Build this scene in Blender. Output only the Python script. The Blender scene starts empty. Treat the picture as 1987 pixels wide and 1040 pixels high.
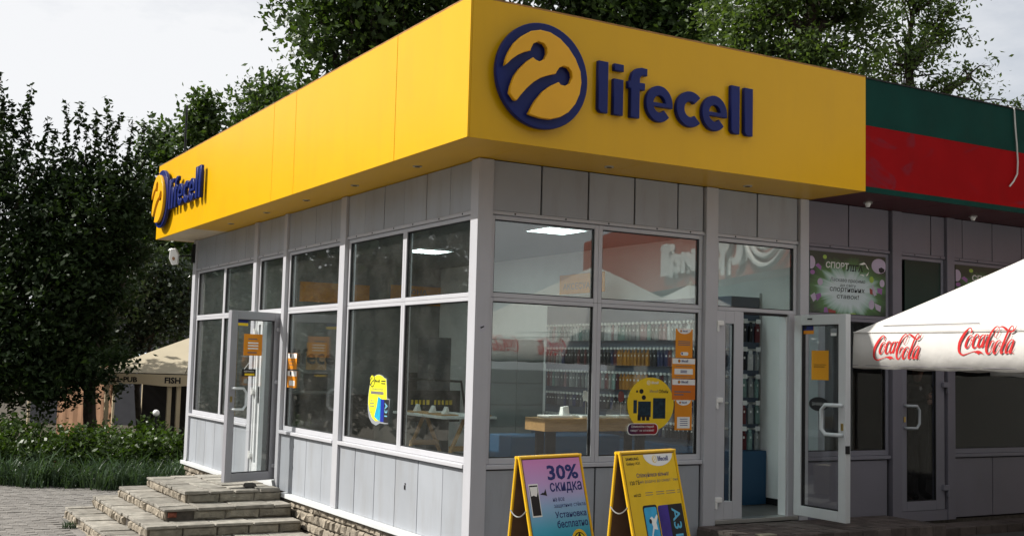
import bpy, bmesh, math, random
import numpy as np
from mathutils import Vector, Matrix

sc = bpy.context.scene
COL = sc.collection
rnd = random.Random(7)

# ------------------------------------------------------------------ camera, sky, sun, exposure
CAM = Vector((-4.9559, -9.1323, 1.5041))
ROT = [math.radians(a) for a in (94.7567, -1.4968, -30.3726)]
FPX = 2246.185                                   # focal length in pixels of a 1987 px wide picture
cd = bpy.data.cameras.new('camera'); cam = bpy.data.objects.new('camera', cd); COL.objects.link(cam)
cam.location = CAM; cam.rotation_euler = ROT
cd.sensor_width = 36.0; cd.lens = 36.0 * FPX / 1987.0; cd.clip_start = 0.05; cd.clip_end = 900
sc.camera = cam

SUN = Vector((-1.0, 0.55, 1.04)).normalized()    # direction towards the sun
world = bpy.data.worlds.new('World'); sc.world = world; world.use_nodes = True
wn = world.node_tree; wn.nodes.clear()
w_out = wn.nodes.new('ShaderNodeOutputWorld'); w_bg = wn.nodes.new('ShaderNodeBackground')
sky = wn.nodes.new('ShaderNodeTexSky'); sky.sky_type = 'NISHITA'; sky.sun_disc = False
sky.sun_elevation = math.asin(SUN.z); sky.sun_rotation = math.atan2(SUN.x, SUN.y)
sky.air_density = 1.0; sky.dust_density = 2.0; sky.ozone_density = 1.0
w_bg.inputs['Strength'].default_value = 0.070
tc = wn.nodes.new('ShaderNodeTexCoord'); mp = wn.nodes.new('ShaderNodeMapping'); mp.inputs['Scale'].default_value = (1, 1, 2.6)
nz = wn.nodes.new('ShaderNodeTexNoise'); nz.inputs['Scale'].default_value = 1.7; nz.inputs['Detail'].default_value = 8; nz.inputs['Roughness'].default_value = 0.6
cr = wn.nodes.new('ShaderNodeValToRGB'); cr.color_ramp.elements[0].position = 0.34; cr.color_ramp.elements[1].position = 0.53
cr.color_ramp.elements[0].color = (0.48, 0.48, 0.48, 1); cr.color_ramp.elements[1].color = (0.97, 0.97, 0.97, 1)
mx = wn.nodes.new('ShaderNodeMix'); mx.data_type = 'RGBA'
mx.inputs[7].default_value = (10.2, 10.3, 10.5, 1)
wn.links.new(tc.outputs['Generated'], mp.inputs['Vector']); wn.links.new(mp.outputs[0], nz.inputs['Vector'])
wn.links.new(nz.outputs['Fac'], cr.inputs[0]); wn.links.new(cr.outputs[0], mx.inputs[0])
wn.links.new(sky.outputs[0], mx.inputs[6]); wn.links.new(mx.outputs[2], w_bg.inputs['Color'])
wn.links.new(w_bg.outputs[0], w_out.inputs[0])

sd = bpy.data.lights.new('sun', 'SUN'); sd.energy = 5.0; sd.angle = math.radians(0.53); sd.color = (1.0, 0.955, 0.885)
sun = bpy.data.objects.new('sun', sd); COL.objects.link(sun)
sun.rotation_euler = SUN.to_track_quat('Z', 'Y').to_euler(); sun.location = (-20, 12, 30)

vs = sc.view_settings; vs.view_transform = 'Standard'; vs.look = 'None'; vs.gamma = 1.0; vs.exposure = 0.40; vs.use_curve_mapping = False
sc.cycles.transparent_max_bounces = 24; sc.cycles.max_bounces = 10

# ------------------------------------------------------------------ helpers: rays through the measured camera (to read real positions off known planes)
CM = cam.rotation_euler.to_matrix()
def ray(u, v): return CM @ Vector(((u - 993.5) / FPX, -(v - 520) / FPX, -1.0))
def at_depth(u, v, d): return CAM + ray(u, v) * d
def on(u, v, ax, val):
    d = ray(u, v); return CAM + d * ((val - CAM[ax]) / d[ax])

# ------------------------------------------------------------------ helpers: meshes and objects
class MB:
    def __init__(s): s.v = []; s.f = []; s.m = []
    def add(s, vs_, fs, mi=0):
        b = len(s.v); s.v += [tuple(p) for p in vs_]; s.f += [tuple(i + b for i in f) for f in fs]; s.m += [mi] * len(fs); return s
    def box(s, x0, x1, y0, y1, z0, z1, mi=0):
        if x0 > x1: x0, x1 = x1, x0
        if y0 > y1: y0, y1 = y1, y0
        if z0 > z1: z0, z1 = z1, z0
        return s.add([(x0,y0,z0),(x1,y0,z0),(x1,y1,z0),(x0,y1,z0),(x0,y0,z1),(x1,y0,z1),(x1,y1,z1),(x0,y1,z1)],
              [(0,3,2,1),(4,5,6,7),(0,1,5,4),(1,2,6,5),(2,3,7,6),(3,0,4,7)], mi)
    def hexa(s, bottom, top, mi=0):      # two quads, counter-clockwise from above
        return s.add(list(bottom) + list(top), [(3,2,1,0),(4,5,6,7),(0,1,5,4),(1,2,6,5),(2,3,7,6),(3,0,4,7)], mi)
    def tube(s, pts, rad, n=8, mi=0, cap=True):
        pts = [Vector(p) for p in pts]; rads = rad if isinstance(rad, (list, tuple)) else [rad] * len(pts)
        b = len(s.v); ref = None
        for i, p in enumerate(pts):
            t = (pts[min(i + 1, len(pts) - 1)] - pts[max(i - 1, 0)])
            t = t.normalized() if t.length > 1e-9 else Vector((0, 0, 1))
            if ref is None: ref = t.orthogonal().normalized()
            a = (ref - t * ref.dot(t)); a = a.normalized() if a.length > 1e-6 else t.orthogonal().normalized(); ref = a
            c = t.cross(a)
            for k in range(n):
                an = 2 * math.pi * k / n
                s.v.append(tuple(p + (a * math.cos(an) + c * math.sin(an)) * rads[i]))
        for i in range(len(pts) - 1):
            for k in range(n):
                s.f.append((b + i*n + k, b + i*n + (k+1) % n, b + (i+1)*n + (k+1) % n, b + (i+1)*n + k)); s.m.append(mi)
        if cap:
            s.f.append(tuple(b + k for k in reversed(range(n)))); s.m.append(mi)
            e = b + (len(pts)-1)*n; s.f.append(tuple(e + k for k in range(n))); s.m.append(mi)
        return s
    def prism(s, poly, fr, d0, d1, mi=0):
        n = len(poly); a = [fr(x, y, d0) for x, y in poly]; c = [fr(x, y, d1) for x, y in poly]
        return s.add(a + c, [tuple(reversed(range(n))), tuple(range(n, 2*n))] + [(i, (i+1) % n, n + (i+1) % n, n + i) for i in range(n)], mi)
    def mesh(s, name, mats):
        me = bpy.data.meshes.new(name); me.from_pydata(s.v, [], s.f)
        for m in (mats if isinstance(mats, (list, tuple)) else [mats]): me.materials.append(m)
        if any(s.m): me.polygons.foreach_set('material_index', s.m)
        me.update(); return me
    def build(s, name, mats, parent=None, bev=0, smooth=False, label=None, kind=None):
        return link(name, s.mesh(name, mats), parent, bev, smooth, label, kind)

def link(name, me, parent=None, bev=0, smooth=False, label=None, kind=None):
    o = bpy.data.objects.new(name, me); COL.objects.link(o)
    if parent is not None: put(o, parent)
    if bev:
        b = o.modifiers.new('bevel', 'BEVEL'); b.width = bev; b.segments = 2; b.limit_method = 'ANGLE'
    if smooth: me.polygons.foreach_set('use_smooth', [True] * len(me.polygons))
    if label: o['label'] = label
    if kind: o['kind'] = kind
    return o
def put(o, parent):
    o.parent = parent
    if parent.name in WM: o.matrix_parent_inverse = WM[parent.name].inverted()
WM = {}
def thing(name, label, cat, loc=(0, 0, 0), group=None):
    o = bpy.data.objects.new(name, None); COL.objects.link(o); o.location = loc; o.empty_display_size = 0.1
    WM[o.name] = Matrix.Translation(Vector(loc)); tag(o, label, cat, group); return o
def tag(o, label, cat, group=None):
    o['label'] = label; o['category'] = cat
    if group: o['group'] = group
    return o
def copy_tree(o, parent=None):
    c = o.copy(); COL.objects.link(c)
    if parent is not None: c.parent = parent
    for ch in list(o.children): copy_tree(ch, c)
    return c
def structure(o): o['kind'] = 'structure'; return o

class Frame:                                   # 2D plane in space: fr(x, y, height above plane)
    def __init__(s, o, x, y): s.o = Vector(o); s.x = Vector(x).normalized(); s.y = Vector(y).normalized(); s.n = s.x.cross(s.y)
    def __call__(s, x, y, d=0.0): return s.o + s.x * x + s.y * y + s.n * d
    def mat(s): return Matrix(((s.x.x, s.y.x, s.n.x, s.o.x), (s.x.y, s.y.y, s.n.y, s.o.y), (s.x.z, s.y.z, s.n.z, s.o.z), (0, 0, 0, 1)))

def curve_mesh(name, loops, mats, extrude, bevel=0.0):
    c = bpy.data.curves.new(name, 'CURVE'); c.dimensions = '2D'; c.fill_mode = 'BOTH'
    c.extrude = extrude; c.bevel_depth = bevel; c.bevel_resolution = 1; c.offset = -bevel
    for lp in loops:
        sp = c.splines.new('POLY'); sp.points.add(len(lp) - 1); sp.use_cyclic_u = True
        for p, q in zip(sp.points, lp): p.co = (q[0], q[1], 0, 1)
    o = bpy.data.objects.new('tmp', c); COL.objects.link(o)
    me = bpy.data.meshes.new_from_object(o.evaluated_get(bpy.context.evaluated_depsgraph_get()))
    bpy.data.objects.remove(o); bpy.data.curves.remove(c)
    me.name = name; me.materials.clear(); me.materials.append(mats); return me

_tc = {}
def text_mesh(body, bold):
    k = (body, bold)
    if k not in _tc:
        c = bpy.data.curves.new('lettering', 'FONT'); c.body = body; c.size = 1; c.resolution_u = 2; c.offset = bold; c.align_x = 'LEFT'
        o = bpy.data.objects.new('tmp', c); COL.objects.link(o)
        me = bpy.data.meshes.new_from_object(o.evaluated_get(bpy.context.evaluated_depsgraph_get()))
        bpy.data.objects.remove(o); bpy.data.curves.remove(c)
        co = np.array([v.co[:] for v in me.vertices]); _tc[k] = (co, [tuple(p.vertices) for p in me.polygons]); bpy.data.meshes.remove(me)
    return _tc[k]
def text(body, fr, x, y, w, h, mat, parent, d=0.0012, bold=0.0, skew=0.0, name='lettering', label=None):
    """body printed so that it fills a w x h box whose lower left corner is x, y on the plane fr"""
    co, fs = text_mesh(body, bold)
    lo = co.min(0); hi = co.max(0); q = (co - lo) / np.maximum(hi - lo, 1e-6)
    mb = MB(); mb.add([fr(x + a * w + skew * b * h, y + b * h, d) for a, b, _ in q], fs)
    return mb.build(name, mat, parent, label=label)
def sheet(name, poly, fr, mat, parent, d0=0.0, d1=0.003, label=None):
    return MB().prism(poly, fr, d0, d1).build(name, mat, parent, label=label)
def rect(x0, y0, x1, y1): return [(x0, y0), (x1, y0), (x1, y1), (x0, y1)]
def oval(cx, cy, rx, ry, n=28): return [(cx + rx * math.cos(2*math.pi*i/n), cy + ry * math.sin(2*math.pi*i/n)) for i in range(n)]
def rrect(x0, y0, x1, y1, r, n=5):
    out = []
    for cx, cy, a in ((x1-r, y1-r, 0), (x0+r, y1-r, 90), (x0+r, y0+r, 180), (x1-r, y0+r, 270)):
        for i in range(n + 1):
            t = math.radians(a + 90 * i / n); out.append((cx + r * math.cos(t), cy + r * math.sin(t)))
    return out

# ------------------------------------------------------------------ materials
def mat(name, col, rough=0.5, metal=0.0, var=0.08, scale=3.0, bump=0.0, bscale=60.0, coat=0.0, spec=0.3, rndv=0.0, dirt=0.0, dirtcol=(0.12, 0.10, 0.08), emit=None, trans=0.0, stretch=None):
    m = bpy.data.materials.new(name); m.use_nodes = True; t = m.node_tree; N = t.nodes; L = t.links
    bs = N['Principled BSDF']; bs.inputs['Roughness'].default_value = rough; bs.inputs['Metallic'].default_value = metal
    bs.inputs['Coat Weight'].default_value = coat; bs.inputs['Specular IOR Level'].default_value = spec
    if coat: bs.inputs['Coat Roughness'].default_value = 0.2
    ge = N.new('ShaderNodeNewGeometry'); n1 = N.new('ShaderNodeTexNoise'); n1.inputs['Scale'].default_value = scale; n1.inputs['Detail'].default_value = 6
    src = ge.outputs['Position']
    if stretch:
        mp_ = N.new('ShaderNodeMapping'); mp_.inputs['Scale'].default_value = stretch; L.new(src, mp_.inputs[0]); src = mp_.outputs[0]
    L.new(src, n1.inputs['Vector'])
    r1 = N.new('ShaderNodeMapRange'); r1.inputs[1].default_value = 0.3; r1.inputs[2].default_value = 0.7
    r1.inputs[3].default_value = 1 - var; r1.inputs[4].default_value = 1 + var; L.new(n1.outputs['Fac'], r1.inputs[0])
    fac = r1.outputs[0]
    if rndv:
        oi = N.new('ShaderNodeObjectInfo'); r2 = N.new('ShaderNodeMapRange'); r2.inputs[3].default_value = 1 - rndv; r2.inputs[4].default_value = 1 + rndv
        L.new(oi.outputs['Random'], r2.inputs[0]); mu = N.new('ShaderNodeMath'); mu.operation = 'MULTIPLY'; L.new(fac, mu.inputs[0]); L.new(r2.outputs[0], mu.inputs[1]); fac = mu.outputs[0]
    mm = N.new('ShaderNodeVectorMath'); mm.operation = 'SCALE'; mm.inputs[0].default_value = col[:3]; L.new(fac, mm.inputs['Scale'])
    cout = mm.outputs[0]
    if dirt:
        n2 = N.new('ShaderNodeTexNoise'); n2.inputs['Scale'].default_value = 1.3; n2.inputs['Detail'].default_value = 10; n2.inputs['Roughness'].default_value = 0.7
        mp2 = N.new('ShaderNodeMapping'); mp2.inputs['Scale'].default_value = (3.0, 3.0, 0.5); L.new(ge.outputs['Position'], mp2.inputs[0]); L.new(mp2.outputs[0], n2.inputs['Vector'])
        r3 = N.new('ShaderNodeMapRange'); r3.inputs[1].default_value = 0.50; r3.inputs[2].default_value = 0.72; r3.inputs[4].default_value = dirt; L.new(n2.outputs['Fac'], r3.inputs[0])
        mi = N.new('ShaderNodeMix'); mi.data_type = 'RGBA'; mi.inputs[7].default_value = (*dirtcol, 1); L.new(r3.outputs[0], mi.inputs[0]); L.new(cout, mi.inputs[6]); cout = mi.outputs[2]
    L.new(cout, bs.inputs['Base Color'])
    if bump:
        n3 = N.new('ShaderNodeTexNoise'); n3.inputs['Scale'].default_value = bscale; n3.inputs['Detail'].default_value = 6; L.new(ge.outputs['Position'], n3.inputs['Vector'])
        bu = N.new('ShaderNodeBump'); bu.inputs['Strength'].default_value = min(1, bump); bu.inputs['Distance'].default_value = 0.02; L.new(n3.outputs['Fac'], bu.inputs['Height']); L.new(bu.outputs[0], bs.inputs['Normal'])
    if emit: bs.inputs['Emission Color'].default_value = (*emit[:3], 1); bs.inputs['Emission Strength'].default_value = emit[3]
    if trans:
        tr = N.new('ShaderNodeBsdfTranslucent'); L.new(cout, tr.inputs[0]); ms = N.new('ShaderNodeMixShader'); ms.inputs[0].default_value = trans
        L.new(bs.outputs[0], ms.inputs[1]); L.new(tr.outputs[0], ms.inputs[2]); L.new(ms.outputs[0], N['Material Output'].inputs[0])
    return m
def grad_mat(name, stops, axis=2, rough=0.45):      # printed colour gradient across the object's own box
    m = bpy.data.materials.new(name); m.use_nodes = True; t = m.node_tree; N = t.nodes; L = t.links; bs = N['Principled BSDF']; bs.inputs['Roughness'].default_value = rough; bs.inputs['Specular IOR Level'].default_value = 0.2
    tcn = N.new('ShaderNodeTexCoord'); sp = N.new('ShaderNodeSeparateXYZ'); L.new(tcn.outputs['Generated'], sp.inputs[0])
    r = N.new('ShaderNodeValToRGB'); L.new(sp.outputs[axis], r.inputs[0])
    e = r.color_ramp.elements; e[0].position = stops[0][0]; e[0].color = (*stops[0][1], 1); e[1].position = stops[-1][0]; e[1].color = (*stops[-1][1], 1)
    for p, c in stops[1:-1]:
        q = e.new(p); q.color = (*c, 1)
    L.new(r.outputs[0], bs.inputs['Base Color']); return m
def glass_mat(name, ior=2.0, tint=(0.86, 0.88, 0.87), dirt=0.02, wob=0.0):
    m = bpy.data.materials.new(name); m.use_nodes = True; t = m.node_tree; N = t.nodes; L = t.links; N.remove(N['Principled BSDF'])
    tr = N.new('ShaderNodeBsdfTransparent'); tr.inputs[0].default_value = (*tint, 1); gl = N.new('ShaderNodeBsdfGlossy'); gl.inputs['Roughness'].default_value = 0.012
    gl.inputs['Color'].default_value = (0.95, 0.96, 0.96, 1)
    g0 = N.new('ShaderNodeNewGeometry'); dp = N.new('ShaderNodeVectorMath'); dp.operation = 'DOT_PRODUCT'; L.new(g0.outputs['Incoming'], dp.inputs[0]); L.new(g0.outputs['Normal'], dp.inputs[1])
    ab = N.new('ShaderNodeMath'); ab.operation = 'ABSOLUTE'; L.new(dp.outputs['Value'], ab.inputs[0]); om = N.new('ShaderNodeMath'); om.operation = 'SUBTRACT'; om.inputs[0].default_value = 1; L.new(ab.outputs[0], om.inputs[1])
    p5 = N.new('ShaderNodeMath'); p5.operation = 'POWER'; p5.inputs[1].default_value = 5; L.new(om.outputs[0], p5.inputs[0]); f0 = ((ior - 1) / (ior + 1)) ** 2
    fr = N.new('ShaderNodeMath'); fr.operation = 'MULTIPLY_ADD'; fr.inputs[1].default_value = 1 - f0; fr.inputs[2].default_value = f0; L.new(p5.outputs[0], fr.inputs[0]); ms = N.new('ShaderNodeMixShader')
    L.new(fr.outputs[0], ms.inputs[0]); L.new(tr.outputs[0], ms.inputs[1]); L.new(gl.outputs[0], ms.inputs[2])
    ge = N.new('ShaderNodeNewGeometry'); nz_ = N.new('ShaderNodeTexNoise'); nz_.inputs['Scale'].default_value = 3.0; nz_.inputs['Detail'].default_value = 12; nz_.inputs['Roughness'].default_value = 0.75
    L.new(ge.outputs['Position'], nz_.inputs['Vector']); r = N.new('ShaderNodeMapRange'); r.inputs[1].default_value = 0.42; r.inputs[2].default_value = 0.75; r.inputs[3].default_value = dirt * 0.25; r.inputs[4].default_value = dirt; L.new(nz_.outputs['Fac'], r.inputs[0])
    if wob:
        n4 = N.new('ShaderNodeTexNoise'); n4.inputs['Scale'].default_value = 1.1; n4.inputs['Detail'].default_value = 1; L.new(ge.outputs['Position'], n4.inputs['Vector'])
        bu = N.new('ShaderNodeBump'); bu.inputs['Strength'].default_value = wob; bu.inputs['Distance'].default_value = 0.01; L.new(n4.outputs['Fac'], bu.inputs['Height']); L.new(bu.outputs[0], gl.inputs['Normal'])
    df = N.new('ShaderNodeBsdfDiffuse'); df.inputs[0].default_value = (0.55, 0.54, 0.5, 1); m2 = N.new('ShaderNodeMixShader')
    L.new(r.outputs[0], m2.inputs[0]); L.new(ms.outputs[0], m2.inputs[1]); L.new(df.outputs[0], m2.inputs[2]); L.new(m2.outputs[0], N['Material Output'].inputs[0]); return m
def leaf_mat(name, c1, c2, trans=0.35, rough=0.45, spec=0.35):
    m = bpy.data.materials.new(name); m.use_nodes = True; t = m.node_tree; N = t.nodes; L = t.links; bs = N['Principled BSDF']; bs.inputs['Roughness'].default_value = rough; bs.inputs['Specular IOR Level'].default_value = spec
    ge = N.new('ShaderNodeNewGeometry'); n1 = N.new('ShaderNodeTexNoise'); n1.inputs['Scale'].default_value = 0.9; n1.inputs['Detail'].default_value = 10; n1.inputs['Roughness'].default_value = 0.85; L.new(ge.outputs['Position'], n1.inputs['Vector'])
    r = N.new('ShaderNodeValToRGB'); r.color_ramp.elements[0].position = 0.35; r.color_ramp.elements[1].position = 0.68
    r.color_ramp.elements[0].color = (*c1, 1); r.color_ramp.elements[1].color = (*c2, 1); L.new(n1.outputs['Fac'], r.inputs[0]); L.new(r.outputs[0], bs.inputs['Base Color'])
    tr = N.new('ShaderNodeBsdfTranslucent'); ml = N.new('ShaderNodeMix'); ml.data_type = 'RGBA'; ml.blend_type = 'MULTIPLY'; ml.inputs[0].default_value = 1; ml.inputs[7].default_value = (1.5, 1.6, 0.6, 1); L.new(r.outputs[0], ml.inputs[6]); L.new(ml.outputs[2], tr.inputs[0])
    ms = N.new('ShaderNodeMixShader'); ms.inputs[0].default_value = trans; L.new(bs.outputs[0], ms.inputs[1]); L.new(tr.outputs[0], ms.inputs[2]); L.new(ms.outputs[0], N['Material Output'].inputs[0]); return m

SILVER = mat('silver_painted_metal', (0.45, 0.455, 0.485), 0.42, 0.0, 0.04, 2.0, dirt=0.22, dirtcol=(0.30, 0.29, 0.28))
PANEL = mat('light_grey_wall_panel', (0.335, 0.356, 0.388), 0.42, 0.0, 0.06, 1.5, dirt=0.55, dirtcol=(0.25, 0.245, 0.24), rndv=0.05, bump=0.05, bscale=3.0)
FRAME = mat('window_frame_plastic', (0.49, 0.495, 0.525), 0.38, 0.0, 0.03, 2.0, dirt=0.10, dirtcol=(0.35, 0.33, 0.31))
WHITE = mat('white_door_plastic', (0.62, 0.64, 0.65), 0.35, 0.0, 0.03, dirt=0.10, dirtcol=(0.45, 0.43, 0.40))
GASKET = mat('black_gasket', (0.012, 0.012, 0.014), 0.6)
BACKING = mat('dark_backing', (0.02, 0.02, 0.022), 0.8)
PLAST = mat('grey_interior_wall', (0.20, 0.20, 0.195), 0.8, var=0.05)
PLASTW = mat('white_interior_wall', (0.86, 0.87, 0.86), 0.75, var=0.03)
DARKWALL = mat('dark_interior_wall', (0.07, 0.07, 0.075), 0.8)
FLOORT = mat('dark_floor_tile', (0.10, 0.095, 0.09), 0.4, var=0.2, scale=6)
YEL = mat('yellow_composite_panel', (0.68, 0.375, 0.002), 0.42, 0.0, 0.025, 1.5, coat=0.30, spec=0.12, dirt=0.10, dirtcol=(0.45, 0.25, 0.03))
BLUE = mat('dark_blue_acrylic', (0.004, 0.013, 0.115), 0.4, coat=0.05, spec=0.2)
ORANGE = mat('orange_acrylic', (0.80, 0.40, 0.008), 0.38, coat=0.1, var=0.03)
GREENP = mat('dark_green_panel', (0.003, 0.040, 0.032), 0.5, var=0.15, scale=2.5, spec=0.06, dirt=0.2, dirtcol=(0.02, 0.045, 0.03))
REDP = mat('red_panel', (0.26, 0.003, 0.005), 0.5, var=0.10, scale=2.2, spec=0.06, dirt=0.15, dirtcol=(0.12, 0.012, 0.012))
MAROON = mat('maroon_soffit', (0.07, 0.012, 0.014), 0.5)
STONE = mat('rough_plinth_stone', (0.27, 0.235, 0.185), 0.9, var=0.22, scale=14, bump=0.6, bscale=45, rndv=0.22)
STONE2 = mat('grey_step_stone', (0.23, 0.21, 0.17), 0.9, var=0.25, scale=12, bump=0.7, bscale=40, rndv=0.2)
SLAB = mat('weathered_step_slab', (0.25, 0.235, 0.205), 0.9, var=0.3, scale=9, bump=0.5, bscale=35, rndv=0.24, dirt=0.4, dirtcol=(0.12, 0.105, 0.09))
MORTAR = mat('dark_mortar', (0.085, 0.075, 0.065), 0.95, var=0.3, scale=20)
REDBRICK = mat('broken_red_brick', (0.22, 0.07, 0.045), 0.9, var=0.3, scale=25, bump=0.5)
BLACK = mat('black_plastic', (0.012, 0.012, 0.013), 0.35)
INK = mat('black_print', (0.015, 0.014, 0.016), 0.6, var=0)
INKB = mat('navy_print', (0.015, 0.025, 0.16), 0.5, var=0)
INKG = mat('grey_print', (0.16, 0.15, 0.17), 0.6, var=0)
WPRINT = mat('white_print', (0.80, 0.80, 0.78), 0.5, var=0.02)
OPRINT = mat('orange_print', (0.72, 0.26, 0.012), 0.45, var=0.05, scale=9)
YPRINT = mat('yellow_print', (0.82, 0.56, 0.02), 0.45, var=0.05, scale=9)
LYPRINT = mat('lemon_print', (0.80, 0.78, 0.03), 0.45, var=0.04, scale=9)
CHROME = mat('brushed_metal', (0.55, 0.55, 0.53), 0.3, 0.9)
WOOD = mat('oak_furniture', (0.50, 0.29, 0.12), 0.5, var=0.2, scale=5, stretch=(1.5, 12, 12))
BRASS = mat('brass_lock', (0.5, 0.36, 0.12), 0.3, 0.9)
CEILM = mat('grey_ceiling', (0.20, 0.21, 0.21), 0.8, var=0.04)
LEDP = mat('lit_ceiling_panel', (0.9, 0.9, 0.9), 0.5, var=0, emit=(0.80, 1.0, 0.97, 9.5))
GLASS = glass_mat('window_glass', 1.88, (0.90, 0.92, 0.91), dirt=0.038, wob=0.06)
DGLASS = glass_mat('door_glass', 1.6, (0.93, 0.94, 0.94), dirt=0.02)
TINT = glass_mat('dark_window_glass', 1.3, (0.74, 0.76, 0.78), dirt=0.012)
SILVER_SHADED = mat('silver_metal_with_painted_shade', (0.18, 0.172, 0.205), 0.45, 0.0, 0.05, 2.0, dirt=0.16, dirtcol=(0.2, 0.18, 0.18))  # silver copy darkened, the right side's shade painted into its colour
FRAME_SHADED = mat('frame_plastic_with_painted_shade', (0.20, 0.195, 0.23), 0.42, 0.0, 0.03, 2.0)  # frame copy darkened likewise, shade put into the colour

# ================================================================== SETTING
def sstep(t): t = max(0.0, min(1.0, t)); return t * t * (3 - 2 * t)
def ground_z(x, y):
    z = -0.66 + 0.36 * sstep((4 - y) / 7) + 0.17 * sstep(x / 3) * sstep((2 - y) / 3)
    if y > 12.6: z -= 0.75 * sstep((y - 12.6) / 9)
    return z
def paving_mat():
    m = bpy.data.materials.new('worn_paving'); m.use_nodes = True; t = m.node_tree; N = t.nodes; L = t.links; bs = N['Principled BSDF']; bs.inputs['Roughness'].default_value = 0.9
    ge = N.new('ShaderNodeNewGeometry'); br = N.new('ShaderNodeTexBrick'); br.inputs['Scale'].default_value = 1.0
    br.inputs['Brick Width'].default_value = 0.2; br.inputs['Row Height'].default_value = 0.1; br.inputs['Mortar Size'].default_value = 0.004
    br.inputs['Color1'].default_value = (0.17, 0.16, 0.15, 1); br.inputs['Color2'].default_value = (0.205, 0.193, 0.18, 1); br.inputs['Mortar'].default_value = (0.13, 0.118, 0.11, 1)
    L.new(ge.outputs['Position'], br.inputs['Vector'])
    n1 = N.new('ShaderNodeTexNoise'); n1.inputs['Scale'].default_value = 1.4; n1.inputs['Detail'].default_value = 9; L.new(ge.outputs['Position'], n1.inputs['Vector'])
    r = N.new('ShaderNodeMapRange'); r.inputs[1].default_value = 0.3; r.inputs[2].default_value = 0.7; r.inputs[3].default_value = 0.72; r.inputs[4].default_value = 1.2; L.new(n1.outputs['Fac'], r.inputs[0])
    mm = N.new('ShaderNodeVectorMath'); mm.operation = 'SCALE'; L.new(br.outputs['Color'], mm.inputs[0]); L.new(r.outputs[0], mm.inputs['Scale']); L.new(mm.outputs[0], bs.inputs['Base Color'])
    bu = N.new('ShaderNodeBump'); bu.inputs['Distance'].default_value = 0.008; bu.invert = True; L.new(br.outputs['Fac'], bu.inputs['Height']); L.new(bu.outputs[0], bs.inputs['Normal']); return m
PAVING = paving_mat()
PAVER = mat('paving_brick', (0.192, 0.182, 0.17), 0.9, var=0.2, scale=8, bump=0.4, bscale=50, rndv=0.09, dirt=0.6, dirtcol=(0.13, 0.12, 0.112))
SOIL = mat('garden_soil', (0.06, 0.05, 0.035), 1.0, var=0.4, scale=6)
ASPH = mat('far_ground', (0.085, 0.08, 0.078), 0.95, var=0.2, scale=1.2)

def lattice(a, b, far): return sorted(set(list(np.linspace(a, b, 61)) + [a - far, b + far]))
mb = MB(); xs = lattice(-12, 12, 300); ys = lattice(-14, 28, 300); ids = {}
for i, x in enumerate(xs):
    for j, y in enumerate(ys):
        ids[i, j] = len(mb.v); mb.v.append((x, y, ground_z(x, y)))
for i in range(len(xs) - 1):
    for j in range(len(ys) - 1):
        mb.f.append((ids[i, j], ids[i+1, j], ids[i+1, j+1], ids[i, j+1])); mb.m.append(1 if ys[j] >= 12.3 else (0 if ys[j] > 2.4 or xs[i] < -3 else 2))
ground = structure(mb.build('pavement', [PAVING, SOIL, ASPH]))

# bricks of the pavement that the picture shows largest: one by one, the far ones joined
unit = MB(); unit.hexa([(-.5,-.5,-1),(.5,-.5,-1),(.5,.5,-1),(-.5,.5,-1)], [(-.44,-.40,1),(.44,-.40,1),(.44,.40,1),(-.44,.40,1)])
unit.v[4:8] = [(-.47,-.45,1),(.47,-.45,1),(.47,.45,1),(-.47,.45,1)]
paver_me = unit.mesh('paving_brick', PAVER)
far = MB(); cand = []
for j in range(0, 78):
    y = 4.6 + j * 0.1
    for i in range(0, 32):
        x = -5.2 + i * 0.2 + (0.1 if j % 2 else 0.0)
        p = Vector((x, y, ground_z(x, y))) - CAM; q = CM.transposed() @ p; u = 993.5 + FPX * q.x / -q.z; v = 520 - FPX * q.y / -q.z
        if u < -12 or u > 345 or v > 1052 or x > -0.2: continue
        if y < 7.2 and x > -2.35: continue
        cand.append((-q.z, x, y))
cand.sort()
for k, (d, x, y) in enumerate(cand):
    s_ = rnd.uniform(-0.004, 0.004); zz = ground_z(x, y) + 0.004 + s_
    if k < 295:
        o = link('paving_brick', paver_me, ground); o.location = (x, y, zz - 0.004); o.scale = (0.198, 0.098, 0.0085); o.rotation_euler = (rnd.uniform(-.012, .012), rnd.uniform(-.012, .012), rnd.uniform(-.02, .02))
    else:
        h = zz + 0.004; far.hexa([(x-.098,y-.048,h-.02),(x+.098,y-.048,h-.02),(x+.098,y+.048,h-.02),(x-.098,y+.048,h-.02)], [(x-.094,y-.044,h),(x+.094,y-.044,h),(x+.094,y+.044,h),(x-.094,y+.044,h)])
far.build('far_paving', PAVER, ground, kind='stuff')

# ================================================================== THE PHONE SHOP AND THE SPORTS SHOP
ZS, ZT, FX, FY = 3.366, 4.558, -0.544, -0.776
shop = thing('phone_shop', 'grey glazed corner shop under the yellow fascia with its stone plinth', 'shop', (0, 0, -0.15))
sport = thing('sports_shop', 'dark shaded shop under the green and red fascia right of the open white door', 'shop', (4.0, 0, -0.15))
SPO = {}
def paint(parent, base): return (SILVER_SHADED if base is SILVER else FRAME_SHADED) if parent is sport and base in (SILVER, FRAME) else base  # sports shop takes the copies with shade in their colour
def fbox(mb, side, s0, s1, p0, p1, z0, z1, mi=0):
    return mb.box(p0, p1, s0, s1, z0, z1, mi) if side == 'L' else mb.box(s0, s1, p0, p1, z0, z1, mi)
def part(name, side, s0, s1, p0, p1, z0, z1, m, parent, bev=0.0, **k):
    return fbox(MB(), side, s0, s1, p0, p1, z0, z1).build(name, paint(parent, m), parent, bev, **k)
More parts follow.
